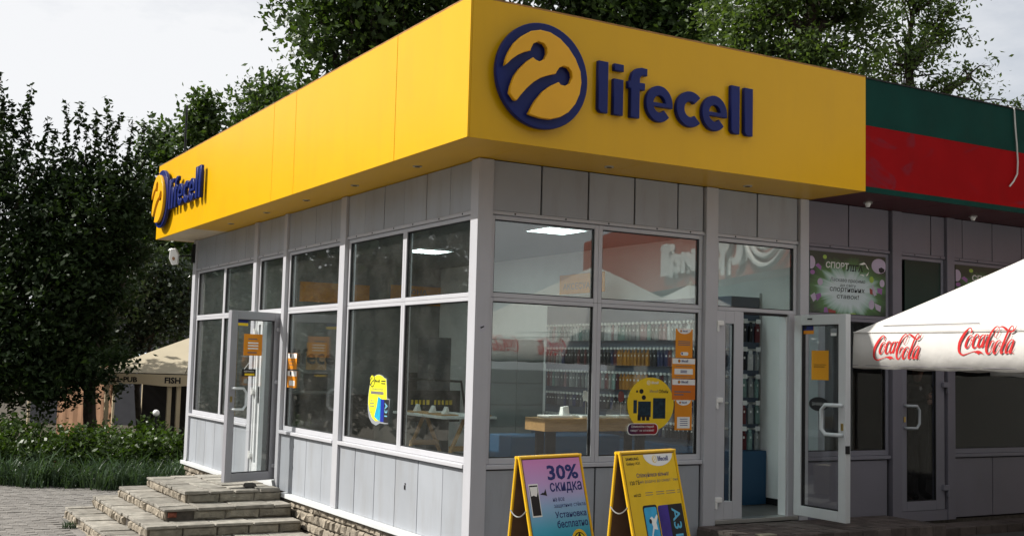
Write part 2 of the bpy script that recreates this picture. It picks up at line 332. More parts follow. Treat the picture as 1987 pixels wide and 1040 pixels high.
def window(side, s0, s1, z0, z1, parent, fw=0.045, p=0.045, glass=None, fmat=None, top=None, bot=None):
    """frame bars around one pane; gasket and pane are pieces of the frame"""
    t = fw if top is None else top; b = fw if bot is None else bot; fm = paint(parent, fmat or FRAME)
    mb = MB(); fbox(mb, side, s0, s0+fw, p, p+.07, z0, z1); fbox(mb, side, s1-fw, s1, p, p+.07, z0, z1)
    fbox(mb, side, s0+fw, s1-fw, p, p+.07, z1-t, z1); fbox(mb, side, s0+fw, s1-fw, p, p+.07, z0, z0+b)
    f = mb.build('window_frame', fm, parent, 0.004)
    a0, a1, c0, c1 = s0+fw, s1-fw, z0+b, z1-t; g = 0.009; mb = MB()
    for q in ((a0, a0+g, c0, c1), (a1-g, a1, c0, c1), (a0+g, a1-g, c0, c0+g), (a0+g, a1-g, c1-g, c1)): fbox(mb, side, q[0], q[1], p+.012, p+.05, q[2], q[3])
    mb.build('gasket', GASKET, f)
    fbox(MB(), side, a0+g, a1-g, p+.024, p+.036, c0+g, c1-g).build('pane', glass or GLASS, f)
    return f
def panels(side, cuts, z0, z1, name, parent, p=0.03, gap=0.006, m=None):
    m = m or (SILVER_SHADED if parent is sport else PANEL)
    for a, b in zip(cuts[:-1], cuts[1:]):
        j = rnd.uniform(-0.0015, 0.0015)
        part(name, side, a+gap, b-gap, p+j, p+.02+j, z0, z1, m, parent, 0.003)
def screws(side, ss, z, p, parent):
    mb = MB()
    for s in ss:
        c = (p, s, z) if side == 'L' else (s, p, z); d = Vector((-1, 0, 0)) if side == 'L' else Vector((0, -1, 0))
        mb.tube([Vector(c), Vector(c) + d * 0.004], 0.009, 6)
    mb.build('rail_screw', INK, parent, kind='stuff')
def bay(side, s0, s1, parent, mull=None, up=None, low=None, lower=True, upper=True, glass=None, sill_p=-0.012, zl=-0.148, gap=0.006, upglass=True):
    ups = up if up else list(np.linspace(s0, s1, max(2, round((s1-s0)/0.505)+1)))
    panels(side, ups, 2.902, ZS - 0.004, 'upper_panel', parent, gap=gap)
    part('upper_rail', side, s0+.002, s1-.002, 0.022, 0.06, 2.868, 2.900, SILVER, parent, 0.003)
    screws(side, [0.5*(a+b) + rnd.uniform(-.05, .05) for a, b in zip(ups[:-1], ups[1:])], 2.884, 0.022, parent)
    fbox(MB(), side, s0, s1, 0.062, 0.10, 2.868, ZS).build('backing', BACKING, parent)
    edges = [s0+.003] + ([mull] if mull else []) + [s1-.003]
    for a, b in zip(edges[:-1], edges[1:]):
        if upglass: window(side, a+.001, b-.001, 2.112, 2.864, parent, glass=glass, top=.04, bot=.04)
        if lower: window(side, a+.001, b-.001, 0.602, 2.110, parent, glass=glass, top=.036, bot=.055)
    if lower:
        part('sill', side, s0+.002, s1-.002, sill_p, 0.10, 0.560, 0.600, FRAME, parent, 0.006)
        panels(side, low if low else ups, zl, 0.548, 'lower_panel', parent, gap=gap)
        fbox(MB(), side, s0, s1, 0.056, 0.10, zl, 0.556).build('backing', BACKING, parent)
def column(side, s0, s1, parent, p0=-0.004, p1=0.12, z0=-0.148):
    return part('column', side, s0, s1, p0, p1, z0, ZS - 0.003, SILVER, parent, 0.005)

# corner post and the sunlit side
MB().box(-0.004, 0.155, -0.004, 0.14, -0.148, ZS - 0.003).build('corner_column', SILVER, shop, 0.006)
for a, b in ((3.14, 3.30), (5.125, 5.234), (6.33, 6.467), (9.45, 9.62)): column('L', a, b, shop)
bay('L', 0.14, 3.14, shop, mull=1.64, up=[.14, .62, 1.13, 1.65, 2.15, 2.67, 3.14], low=[.14, .60, 1.13, 1.65, 2.17, 2.70, 3.14], gap=.005)
bay('L', 3.30, 5.125, shop, up=[3.30, 3.67, 4.18, 4.69, 5.125], low=[3.30, 3.69, 4.21, 4.66, 5.125], gap=.005)
bay('L', 5.234, 6.33, shop, up=[5.234, 5.86, 6.33], lower=False, gap=.005)
bay('L', 6.467, 9.45, shop, mull=7.96, up=[6.467, 6.96, 7.47, 7.97, 8.47, 8.97, 9.45], low=[6.467, 7.05, 7.55, 8.08, 8.58, 9.05, 9.45], gap=.005)
p_ = on(785, 943, 0, .028); MB().box(.022, .031, p_.y-.016, p_.y+.004, p_.z-.03, p_.z+.012).box(.022, .031, p_.y-.022, p_.y-.006, p_.z+.02, p_.z+.032).build('dark_scuff', INK, shop)
# side doorway: jambs, sill, closed narrow leaf
mb = MB(); mb.box(.02, .11, 5.236, 5.30, -.148, 2.108); mb.box(.02, .11, 6.28, 6.328, -.148, 2.108); mb.box(.02, .11, 5.30, 6.28, 2.06, 2.108); mb.box(.0, .11, 5.30, 6.28, -.148, -.05)
mb.build('door_frame', WHITE, shop, .004)
mb = MB()
for y0, y1, z0, z1 in ((6.05, 6.12, -.04, 2.055), (6.21, 6.278, -.04, 2.055), (6.12, 6.21, -.04, .10), (6.12, 6.21, 1.95, 2.055)): mb.box(.03, .095, y0, y1, z0, z1)
leaf = mb.build('door', WHITE, shop, .004, label='narrow fixed white leaf of the side entrance')
MB().box(.06, .07, 6.12, 6.21, .10, 1.95).build('pane', DGLASS, leaf)
for z in (1.85, 1.05, .2): MB().tube([(-.005, 6.285, z-.05), (-.005, 6.285, z+.05)], .018, 8).box(-.012, .03, 6.25, 6.32, z-.035, z+.02).build('hinge', WPRINT, leaf, .004)
mb = MB(); mb.box(.018, .03, 6.07, 6.10, .9, 1.12); mb.build('lock_plate', INK, leaf)

# base ledge and plinth of the sunlit side
mb = MB(); mb.box(-.045, .10, -.02, 4.88, -.205, -.150); mb.build('base_ledge', WHITE, shop, .006)
mb = MB(); mb.box(-.045, .10, 6.70, 9.66, -.205, -.150); mb.build('base_ledge', WHITE, shop, .006)
mb = MB(); mb.box(.045, .16, .02, 9.62, -1.0, -.207); mb.box(.16, 9.5, .045, .16, -1.0, -.15); mb.build('plinth', MORTAR, shop)
def rock(seed, flat=0.3):
    r = random.Random(seed); mb = MB(); j = lambda a: r.uniform(-a, a)
    b = [(-.5,-.5,0),(.5,-.5,0),(.5,.5,0),(-.5,.5,0)]; m_ = [(x*(.98+j(.05)), y*(.96+j(.06)), .5+j(.12)) for x, y, _ in b]
    t = [(x*(.66+j(flat*.5)), y*(.62+j(flat*.5)), 1+j(flat)) for x, y, _ in b]; c = (j(.15), j(.15), 1.05+j(flat))
    mb.v = b + m_ + t + [c]
    for k in range(4):
        n = (k+1) % 4; mb.f += [(k, n, 4+n, 4+k), (4+k, 4+n, 8+n, 8+k), (8+k, 8+n, 12)]
    mb.m = [0]*len(mb.f); return mb
ROCKS = [rock(s).mesh('stone', STONE) for s in range(10)]
BLOCKS = [rock(s + 50, 0.12).mesh('stone', STONE2) for s in range(8)]
def stone(parent, fr, x, y, w, h, d, kind=ROCKS):
    o = link('stone', kind[rnd.randrange(len(kind))], parent); M_ = fr.mat() @ Matrix.Translation((x, y, 0)) @ Matrix.Rotation(rnd.uniform(-.03, .03), 4, 'Z') @ Matrix.Diagonal((w, h, d, 1))
    o.matrix_basis = M_; return o
PF = Frame((.046, 0, 0), (0, -1, 0), (0, 0, 1))
def masonry(y0, y1, z0, z1, hrow):
    z = z1
    while z > z0:
        h = hrow * rnd.uniform(.85, 1.15); y = y1
        while y > y0:
            w = rnd.uniform(.11, .25); stone(shop, PF, -(y - w/2), z - h/2, w - .012, h - .012, rnd.uniform(.03, .055)); y -= w
        z -= h
masonry(1.1, 4.86, -.72, -.21, .105); masonry(7.05, 9.6, -.50, -.21, .10)

# front, in the shade
for a, b in ((2.65, 2.806), (3.95, 4.075)): column('F', a, b, shop)
bay('F', .155, 2.65, shop, mull=1.357, up=[.158, .687, 1.218, 1.766, 2.305, 2.64], low=[.158, .66, 1.357, 2.0, 2.628], sill_p=.012, gap=.009)
bay('F', 2.806, 3.95, shop, up=[2.815, 3.362, 3.94], lower=False, gap=.009)
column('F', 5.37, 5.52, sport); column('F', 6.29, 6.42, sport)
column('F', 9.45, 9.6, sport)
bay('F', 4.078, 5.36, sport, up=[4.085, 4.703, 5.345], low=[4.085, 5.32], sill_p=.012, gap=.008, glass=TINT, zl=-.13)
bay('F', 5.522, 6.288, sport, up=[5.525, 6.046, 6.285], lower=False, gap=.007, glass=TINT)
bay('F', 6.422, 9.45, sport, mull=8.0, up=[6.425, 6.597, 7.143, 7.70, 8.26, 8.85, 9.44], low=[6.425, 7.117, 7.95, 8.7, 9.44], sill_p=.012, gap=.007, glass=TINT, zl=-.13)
# phone shop doorway: narrow fixed leaf, jamb, threshold
mb = MB()
for x0, x1, z0, z1 in ((2.812, 2.93, 0, 2.108), (3.045, 3.171, 0, 2.108), (2.93, 3.045, 0, .18), (2.93, 3.045, 1.98, 2.108)): mb.box(x0, x1, .012, .075, z0, z1)
leaf = mb.build('door', FRAME, shop, .004, label='narrow fixed grey leaf beside the open doorway')
MB().box(2.93, 3.045, .04, .05, .18, 1.98).build('pane', DGLASS, leaf)
mb = MB()
for q in ((2.93, 2.94, .18, 1.98), (3.035, 3.045, .18, 1.98)): mb.box(q[0], q[1], .02, .038, q[2], q[3])
mb.build('gasket', GASKET, leaf)
for z in (1.98, 1.20, .20): MB().box(2.80, 2.88, -.022, .012, z-.025, z+.025).box(2.80, 2.822, -.022, .012, z-.09, z-.025).build('hinge', WPRINT, leaf, .006)
mb = MB(); mb.box(3.80, 3.947, .012, .10, -.03, 2.108); mb.build('door_jamb', FRAME, shop, .004)
mb = MB(); mb.box(3.782, 3.80, .03, .14, 0, 2.10); mb.build('door_jamb', WHITE, shop, .003)
mb = MB(); mb.box(2.812, 3.94, .0, .12, -.045, -.002); mb.build('threshold', CHROME, shop, .004)
mb = MB(); mb.box(3.171, 3.80, .03, .09, 2.085, 2.108); mb.build('door_head', GASKET, shop)
# sports shop door (closed)
mb = MB()
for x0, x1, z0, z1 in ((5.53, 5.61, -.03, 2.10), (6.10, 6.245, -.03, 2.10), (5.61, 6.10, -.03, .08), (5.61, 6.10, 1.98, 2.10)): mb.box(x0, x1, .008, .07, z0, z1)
leaf = mb.build('door', FRAME_SHADED, sport, .006)
MB().box(5.61, 6.10, .035, .045, .08, 1.98).build('pane', TINT, leaf)
mb = MB()
for q in ((5.61, 5.62, .08, 1.98), (6.09, 6.10, .08, 1.98), (5.62, 6.09, .08, .09)): mb.box(q[0], q[1], .012, .034, q[2], q[3])
mb.build('gasket', GASKET, leaf)
def pull(fr, x, z0, z1, reach, m, parent, r=.016):
    p = [fr(x, z1, 0), fr(x, z1, .055), fr(x + reach*.25, z1, .066), fr(x + reach*.75, z1, .066), fr(x + reach, z1-.05, .066), fr(x + reach, z0+.05, .066), fr(x + reach*.75, z0, .066), fr(x + reach*.25, z0, .066), fr(x, z0, .055), fr(x, z0, 0)]
    return MB().tube(p, r, 10).build('handle', m, parent, smooth=True)
SF = Frame((5.57, .008, 0), (1, 0, 0), (0, 0, 1)); pull(SF, 0, .905, 1.155, .17, mat('grey_handle', (.42, .45, .48), .35), leaf)
MB().box(5.555, 5.58, -.002, .008, .97, 1.03).build('lock_plate', BRASS, leaf)
for z in (1.40, .22): MB().box(6.19, 6.285, -.03, .008, z-.03, z+.03).box(6.26, 6.285, -.03, .008, z-.10, z-.03).build('hinge', FRAME_SHADED, leaf, .006)
mb = MB(); mb.box(5.522, 6.288, .01, .10, -.15, -.032); mb.build('door_sill', SILVER_SHADED, sport, .003)
mb = MB(); mb.box(5.63, 6.235, .052, .062, 2.16, 2.818); mb.build('green_board', mat('dark_green_board', (.004, .03, .022), .3), sport)

# open side door (leaf swung out over the steps)
HD = Vector((.02, 5.33, 0)); DV = Vector((-.73, -.25, 0)); DW = DV.length
DF = Frame(HD, DV, (0, 0, 1))                     # n faces the camera side or not: thickness is built both ways
dz0, dz1 = -.034, 2.085
def door_leaf(fr, w, z0, z1, m, parent, fw=.10, t=.035, label=None):
    mb = MB(); rim = lambda a, b, c, d: mb.prism(rect(a, c, b, d), fr, -t, t)
    rim(0, fw, z0, z1); rim(w-fw, w, z0, z1); rim(fw, w-fw, z0, z0+fw*1.05); rim(fw, w-fw, z1-fw*1.05, z1)
    o = mb.build('door', m, parent, .005, label=label)
    MB().prism(rect(fw, z0+fw*1.05, w-fw, z1-fw*1.05), fr, -.006, .006).build('pane', DGLASS, o)
    g = MB(); a0, a1, c0, c1 = fw, w-fw, z0+fw*1.05, z1-fw*1.05; k = .011
    for q in ((a0, a0+k, c0, c1), (a1-k, a1, c0, c1), (a0+k, a1-k, c0, c0+k), (a0+k, a1-k, c1-k, c1)): g.prism(rect(q[0], q[2], q[1], q[3]), fr, -t*.6, t*.6)
    g.build('gasket', GASKET, o); return o
sdoor = door_leaf(DF, DW, dz0, dz1, mat('shade_painted_door_plastic', (.30, .30, .325), .4, var=.03), shop, label='open side door, shade painted in grey, with orange notice, seen edge on to the sun')  # leaf colour darkened to paint in the shade on its near face
DN = DF if DF.n.dot(CAM - HD) > 0 else None
cs = 1 if DF.n.dot(CAM - HD) > 0 else -1          # which face of the leaf looks at the camera
class Flip:
    def __init__(s, f, sg): s.f = f; s.sg = sg
    def __call__(s, x, y, d=0.0): return s.f(x, y, s.sg * d)
DC = Flip(DF, cs)
class Off:
    def __init__(s, f, d): s.f = f; s.d = d
    def __call__(s, x, y, d=0.0): return s.f(x, y, d + s.d)
pull(Off(DC, .035), DW - .05, .86, 1.12, -.17, mat('pale_handle', (.62, .66, .68), .3), sdoor)
MB().prism(rect(DW-.06, .95, DW-.03, 1.02), DC, .035, .04).build('lock_plate', BRASS, sdoor)
for z in (1.87, 1.20, .14): MB().prism(rrect(-.03, z-.025, .07, z+.025, .02), DC, .035, .06).build('hinge', FRAME, sdoor)

# open white front door (leaf swung out at a right angle)
WF = Frame((3.87, -.035, 0), (0, -1, 0), (0, 0, 1))
wdoor = door_leaf(WF, .725, .018, 2.10, WHITE, shop, fw=.10, label='open white front door with an orange notice')
pull(Off(WF, .035), .68, .885, 1.18, -.22, mat('white_handle', (.66, .70, .72), .3), wdoor, r=.02)
MB().prism(rect(.665, .93, .695, 1.0), WF, .035, .042).build('lock_plate', BRASS, wdoor)
MB().prism(rect(.722, .70, .732, .78), WF, -.02, .036).build('latch', INK, wdoor)
MB().prism(rect(.20, 2.05, .26, 2.065), WF, .035, .045).build('closer_slot', INK, wdoor)

# shell: floors, ceiling, inner walls, roof
mb = MB(); mb.box(.11, 4.33, .12, 9.3, -.12, -.004); mb.build('floor', FLOORT, shop)
mb = MB(); mb.box(.11, 4.33, .11, 9.3, 3.16, 3.2); mb.build('ceiling', CEILM, shop)
mb = MB(); mb.box(4.33, 4.43, .11, 9.45, -.12, 3.2); mb.build('partition_wall', PLASTW, shop)
mb = MB(); mb.box(4.318, 4.329, .12, 1.0, 0, .075); mb.build('skirting', BLACK, shop)
mb = MB(); mb.box(.12, 4.33, 9.3, 9.45, -.15, 3.2); mb.build('back_wall', PLAST, shop)
mb = MB(); mb.box(.10, 4.33, 9.45, 9.6, -1.0, ZS); mb.build('rear_wall', SILVER, shop)
mb = MB(); mb.box(FX+.06, 4.05, FY+.06, 9.85, 3.44, 3.56); mb.build('roof', BACKING, shop)
mb = MB(); mb.box(4.43, 9.6, .12, 6.0, -.12, -.06); mb.box(4.43, 9.6, 6.0, 6.1, -.12, 3.2); mb.box(9.5, 9.6, .13, 6.0, -.06, 3.2); mb.build('room_shell', DARKWALL, sport)
mb = MB(); mb.box(4.43, 9.6, .11, 6.1, 3.2, 3.3); mb.build('ceiling', DARKWALL, sport)
mb = MB(); mb.box(4.06, 9.8, FY+.08, 6.2, 3.44, 3.56); mb.build('roof', BACKING, sport)

# ------------------------------------------------------------------ fascias
fas = thing('shop_fascia', 'broad yellow fascia band wrapping the corner above the phone shop windows', 'fascia', (FX, FY, ZS))
ycuts = [FY, .68, 3.44, 4.21, 9.926]
for a, b in zip(ycuts[:-1], ycuts[1:]):
    MB().box(FX, FX+.02, a+(.004 if a > FY else 0), b-.004, ZS, ZT).build('fascia_panel', YEL, fas, .003)
MB().box(FX+.021, 4.098, FY, FY+.02, ZS, ZT).build('fascia_panel', YEL, fas, .003)
MB().box(4.078, 4.098, FY+.021, .04, ZS+.001, ZT-.001).build('fascia_panel', YEL, fas)
MB().box(FX+.021, 3.9, 9.906, 9.926, ZS, ZT-.001).build('fascia_panel', YEL, fas)
mb = MB(); mb.box(FX+.022, FX+.05, FY+.03, 9.9, ZS+.03, ZT-.03); mb.box(FX+.06, 4.07, FY+.022, FY+.05, ZS+.03, ZT-.03); mb.build('carcass', BACKING, fas)
mb = MB(); mb.box(FX+.001, FX+.13, FY+.001, 9.925, ZT+.001, ZT+.014); mb.box(FX+.13, 4.097, FY+.001, FY+.13, ZT+.001, ZT+.014); mb.build('cap_flashing', mat('rusty_flashing', (.34, .17, .05), .6, var=.3, scale=8), fas)
for a, b in ((FY+.022, 2.0), (2.0, 5.0), (5.0, 7.9)): MB().box(FX+.022, .055, a+.002, b-.002, ZS+.002, ZS+.014).build('soffit_panel', YEL, fas)
MB().box(FX+.022, .055, 7.902, 9.9, ZS+.002, ZS+.014).build('soffit_panel', mat('pale_soffit', (.60, .50, .36), .5, dirt=.3), fas, label='paler last soffit panel at the far end')
for a, b in ((.057, 1.35), (1.35, 2.7), (2.7, 4.07)): MB().box(a+.002, b-.002, FY+.022, .028, ZS+.002, ZS+.014).build('soffit_panel', YEL, fas)
for x, y in ((1.20, -.33), (2.94, -.29), (-.24, .80), (-.245, 2.33), (-.245, 3.8), (-.245, 5.25), (-.245, 6.8)):
    d = MB().tube([(x, y, ZS-.006), (x, y, ZS+.004)], .045, 16).build('downlight', CHROME, fas)
    MB().tube([(x, y, ZS-.009), (x, y, ZS-.004)], .026, 12).build('bulb', INK, d)
gf = thing('shop_fascia', 'dark green fascia with a broad faded red stripe above the sports shop', 'fascia', (4.1, FY, ZS))
def scuff_mat():
    m = REDP.copy(); m.name = 'scuffed_red'; t = m.node_tree; N = t.nodes; L = t.links; bs = N['Principled BSDF']; src = bs.inputs['Base Color'].links[0].from_socket
    ge = N.new('ShaderNodeNewGeometry'); wv = N.new('ShaderNodeTexNoise'); wv.inputs['Scale'].default_value = 1.1; wv.inputs['Detail'].default_value = 2; wv.inputs['Distortion'].default_value = 1.6
    mp_ = N.new('ShaderNodeMapping'); mp_.inputs['Scale'].default_value = (1, 1, 1.8); mp_.inputs['Location'].default_value = (3.1, 0, .4); L.new(ge.outputs['Position'], mp_.inputs[0]); L.new(mp_.outputs[0], wv.inputs['Vector'])
    r = N.new('ShaderNodeValToRGB'); e = r.color_ramp.elements; e[0].position = .58; e[0].color = (0, 0, 0, 1); e[1].position = .66; e[1].color = (.28, .28, .28, 1); q = e.new(.76); q.color = (0, 0, 0, 1); L.new(wv.outputs['Fac'], r.inputs[0])
    mi = N.new('ShaderNodeMix'); mi.data_type = 'RGBA'; mi.inputs[7].default_value = (.045, .035, .06, 1); L.new(r.outputs[0], mi.inputs[0]); L.new(src, mi.inputs[6]); L.new(mi.outputs[2], bs.inputs['Base Color']); return m
MB().box(4.101, 9.9, FY+.012, FY+.03, 4.062, ZT-.008).build('fascia_panel', GREENP, gf, label='upper dark green stripe')
MB().box(4.101, 9.9, FY+.012, FY+.03, 3.425, 4.060).build('fascia_panel', scuff_mat(), gf, label='broad scuffed red stripe')
MB().box(4.101, 9.9, FY+.010, FY+.03, ZS, 3.423).build('fascia_panel', GREENP, gf, label='thin green bottom stripe')
MB().box(4.101, 9.9, FY+.001, FY+.2, ZT-.007, ZT+.006).build('cap_flashing', BACKING, gf)
for a, b in ((4.10, 4.75), (4.75, 5.45), (5.45, 6.2), (6.2, 7.0), (7.0, 8.4), (8.4, 9.9)): MB().box(a+.004, b-.004, FY+.032, .025, ZS+.002, ZS+.014).build('soffit_panel', MAROON, gf)
for u, v in ((1684, 393), (1888, 420)):
    p = on(u, v, 2, ZS); d = MB().tube([(p.x, p.y, ZS-.012), (p.x, p.y, ZS+.004)], .05, 16).build('downlight', CHROME, gf)
    MB().tube([(p.x, p.y, ZS-.05), (p.x, p.y, ZS-.012)], [.02, .034], 12).build('bulb', WPRINT, d)
cb = [on(1968, 214, 1, FY-.0) + Vector((0, .06, .05))] + [on(u, v, 1, FY-.012) for u, v in ((1968, 212), (1969, 228), (1970, 245), (1973, 280), (1975, 315), (1974, 338), (1967, 352), (1959, 362))]
tag(MB().tube(cb, .009, 6).build('loose_cable', mat('dirty_white_cable', (.5, .5, .47), .6)), 'loose white cable dangling over the green and red fascia', 'cable')

# ------------------------------------------------------------------ raised lettering and emblem
EM = [(145,395),(158,345),(175,300),(215,235),(270,185),(335,150),(400,143),(470,160),(540,205),(600,270),(650,350),(685,440),(692,520),(680,600),(650,670),(600,730),(540,765),(470,780),(400,770),(345,752),(315,740),(340,690),(370,640),(420,580),(475,540),(530,515),(545,535),(575,542),(610,525),(628,480),(622,440),(600,410),(565,400),(535,412),(515,440),(510,455),(460,465),(400,485),(350,515),(300,560),(260,605),(230,645),(215,640),(180,590),(190,540),(215,470),(250,420),(300,370),(348,338),(365,355),(395,368),(430,350),(448,310),(445,270),(425,240),(385,225),(350,240),(332,275),(330,290),(290,298),(240,320),(195,350),(165,380)]
EMB = []
for a, b in EM:
    p = on(940 + a/3.6796, 20 + b/3.6796, 1, FY-.12); EMB.append((p.x, p.z))
ec = (.13, 3.962); EMB = [((x-ec[0])/.458, (z-ec[1])/.458) for x, z in EMB]    # emblem face in units of its disc's radius
def arc(cx, cy, rx, ry, a0, a1, n): return [(cx + rx*math.cos(math.radians(a0+(a1-a0)*i/n)), cy + ry*math.sin(math.radians(a0+(a1-a0)*i/n))) for i in range(n+1)]
W_ = .094
def L_c(cx): return [arc(cx, .163, .165, .168, 45, 315, 24) + arc(cx, .163, .165-W_, .168-W_, 312, 48, 18)]
def L_e(cx):
    ox, oy, ix, iy = .152, .168, .152-W_*.88, .168-W_*.95
    out = arc(cx, .163, ox, oy, -4, 318, 30) ; inn = arc(cx, .163, ix, iy, 318, 200, 12)
    lo = [(cx-ix*.93, .163-.026), (cx+ox*.99, .163-.026)]
    hole = arc(cx, .163, ix, iy, 8, 172, 14) 
    return [out + inn + lo, hole]
def L_l(x): return [[(x, 0.03), (x+.03, 0.0), (x+.104, 0), (x+.104, .462), (x, .462)]]
def L_f(x): return [[(x, 0), (x+.1, 0), (x+.1, .262), (x+.158, .262), (x+.158, .328), (x+.1, .328), (x+.1, .362), (x+.115, .39), (x+.142, .398), (x+.182, .398), (x+.182, .465), (x+.12, .468), (x+.06, .452), (x+.018, .415), (x, .36), (x, .328), (x-.028, .328), (x-.028, .262), (x, .262)]]
LET = [('l', L_l(.0)), ('i', [rect(.166, 0, .270, .325)]), ('dot', [rect(.170, .398, .272, .462)]), ('f', L_f(.352)), ('e', L_e(.676)), ('c', L_c(1.036)), ('e', L_e(1.325)), ('l', L_l(1.526)), ('l', L_l(1.692))]
def sign(fr, ex, tx, cz, label, out=.05, lo=.028):
    s = thing('shop_sign', label, 'sign', fr(ex, cz, 0), 'raised blue shop signs on the fascia')
    E_ = Frame(fr(ex, cz, 0), fr.x, fr.y); R_ = .458
    me = curve_mesh('emblem_disc', [oval(0, 0, R_, R_, 56)], BLUE, .020, .006); o = link('emblem_disc', me, s); o.matrix_basis = Matrix.Translation(E_.n * out) @ E_.mat()
    me = curve_mesh('emblem_face', [[(x*R_, y*R_) for x, y in EMB]], ORANGE, .018, .005); o = link('emblem_face', me, s); o.matrix_basis = Matrix.Translation(E_.n * (out + .052)) @ E_.mat()
    T_ = Frame(fr(tx, 3.735, 0), fr.x, fr.y); li = None
    for nm, loops in LET:
        me = curve_mesh('letter', loops, BLUE, .018, .006); o = link('letter_dot' if nm == 'dot' else 'letter', me, None)
        put(o, li if nm == 'dot' else s); o.matrix_basis = Matrix.Translation(T_.n * lo) @ T_.mat()
        if nm == 'dot': o.parent = li; o.matrix_parent_inverse = li.matrix_basis.inverted() @ WM[s.name] @ Matrix.Identity(4) if False else Matrix.Identity(4); o.matrix_basis = li.matrix_basis.inverted() @ (Matrix.Translation(T_.n * lo) @ T_.mat())
        if nm == 'i': li = o
    return s
FFR = Frame((0, FY, 0), (1, 0, 0), (0, 0, 1)); FLR = Frame((FX, 0, 0), (0, -1, 0), (0, 0, 1))
sign(FFR, .13, .722, 3.962, 'large dark blue lettering with a round emblem on the shaded front fascia')
sign(FLR, -9.33, -8.86, 3.955, 'dark blue lettering with a round emblem at the far sunlit end of the fascia', out=.07, lo=.065)

# ================================================================== STEPS
steps = thing('entrance_steps', 'worn stone steps climbing to the open side door', 'steps', (-1.2, 5.6, -.66))
LV = [(-.10, -1.24, 4.80, 6.68), (-.24, -1.565, 4.40, 6.85), (-.38, -1.84, 4.05, 7.12), (-.52, -2.17, 3.70, 7.20)]
def jit_slab(x0, x1, y0, y1, zt, th=.034):
    g = .007; j = lambda a: rnd.uniform(-a, a); dz = j(.007)
    b = [(x0+g, y0+g), (x1-g, y0+g), (x1-g, y1-g), (x0+g, y1-g)]; b = [(x+j(.009), y+j(.009)) for x, y in b]
    mb = MB(); mb.hexa([(x, y, zt-th) for x, y in b], [(x*.995+.005*(x0+x1)/2, y*.995+.005*(y0+y1)/2, zt+dz+j(.005)) for x, y in b])
    return mb.build('tread_slab', SLAB, steps, .006)
prev = None
for k, (z, x0, y0, y1) in enumerate(LV):
    core = MB(); core.box(x0+.035, -.046 if k == 0 else -.05, y0+.035, y1-.02, z-.16-(.03*k), z-.034); core.build('step_core', MORTAR, steps)
    if k == 0:
        ny = 6
        for i in range(4):
            a, b = x0-.012 + (x0*-1-.0+.0)*i/4, x0-.012 + (-x0)*(i+1)/4
            yy = y0-.012; 
            while yy < y1 - .05:
                w = rnd.uniform(.27, .36); e = min(y1, yy + w); e = y1 if y1 - e < .12 else e; jit_slab(a, min(b, -.05), yy, e, z); yy = e
    else:
        px, py = prev
        yy = y0-.012
        while yy < y1 - .05:                                       # slabs of the left tread, laid along the edge
            w = rnd.uniform(.26, .36); e = min(y1, yy + w); e = y1 if y1 - e < .12 else e; jit_slab(x0-.012, px+.05, yy, e, z); yy = e
        xx = px + .05
        while xx < -.08:                                           # slabs of the front tread
            w = rnd.uniform(.40, .52); e = min(-.05, xx + w); e = -.05 if -.05 - e < .15 else e; jit_slab(xx, e, y0-.012, py+.05, z); xx = e
    h = .108
    LFr = Frame((x0+.035, 0, 0), (0, -1, 0), (0, 0, 1)); FFr = Frame((0, y0+.035, 0), (1, 0, 0), (0, 0, 1))
    yy = y0 + .035
    while yy < y1 - .06:                                           # rough riser stones facing the sun
        w = rnd.uniform(.12, .20); e = min(y1-.01, yy+w)
        if not (k == 3 and 6.2 < (yy+e)/2 < 6.45) and not (k == 2 and 5.0 < (yy+e)/2 < 5.2): stone(steps, LFr, -(yy+e)/2, z-.034-h/2, e-yy-.012, h-.008, rnd.uniform(.028, .048))
        yy = e
    xx = x0 + .035
    while xx < -.08:
        w = rnd.uniform(.34, .44); e = min(-.05, xx+w); e = -.05 if -.05 - e < .14 else e
        if k == 1 and xx < x0 + .05:
            o = stone(steps, FFr, xx+.06, z-.075, .10, .06, .03, BLOCKS); o.data = o.data.copy(); o.data.materials[0] = REDBRICK; o['label'] = 'broken red brick showing at the corner'; e = xx + .30
        else: stone(steps, FFr, (xx+e)/2, z-.034-h/2, e-xx-.014, h-.006, rnd.uniform(.026, .036), BLOCKS)
        xx = e
    prev = (x0, y0)
# footing stones under the lowest step
LFr = Frame((-2.13, 0, 0), (0, -1, 0), (0, 0, 1)); yy = 3.75
while yy < 7.15:
    w = rnd.uniform(.12, .22); stone(steps, LFr, -(yy+w/2), -.70, w-.015, .10, .06); yy += w
# wedge holding the side door open
MB().hexa([(-.42, 5.05, -.098), (-.26, 5.07, -.098), (-.27, 5.20, -.098), (-.41, 5.19, -.098)], [(-.40, 5.07, -.05), (-.28, 5.08, -.05), (-.29, 5.18, -.045), (-.40, 5.17, -.045)])
w = MB().hexa([(-.44, 5.04, -.097), (-.27, 5.06, -.097), (-.28, 5.18, -.097), (-.43, 5.17, -.097)], [(-.42, 5.06, -.052), (-.29, 5.08, -.052), (-.30, 5.16, -.05), (-.41, 5.15, -.05)]).build('door_stone', mat('dark_rubble', (.07, .065, .06), .95, bump=.5), bev=.01)
tag(w, 'dark lump of stone wedged under the open side door', 'stone')

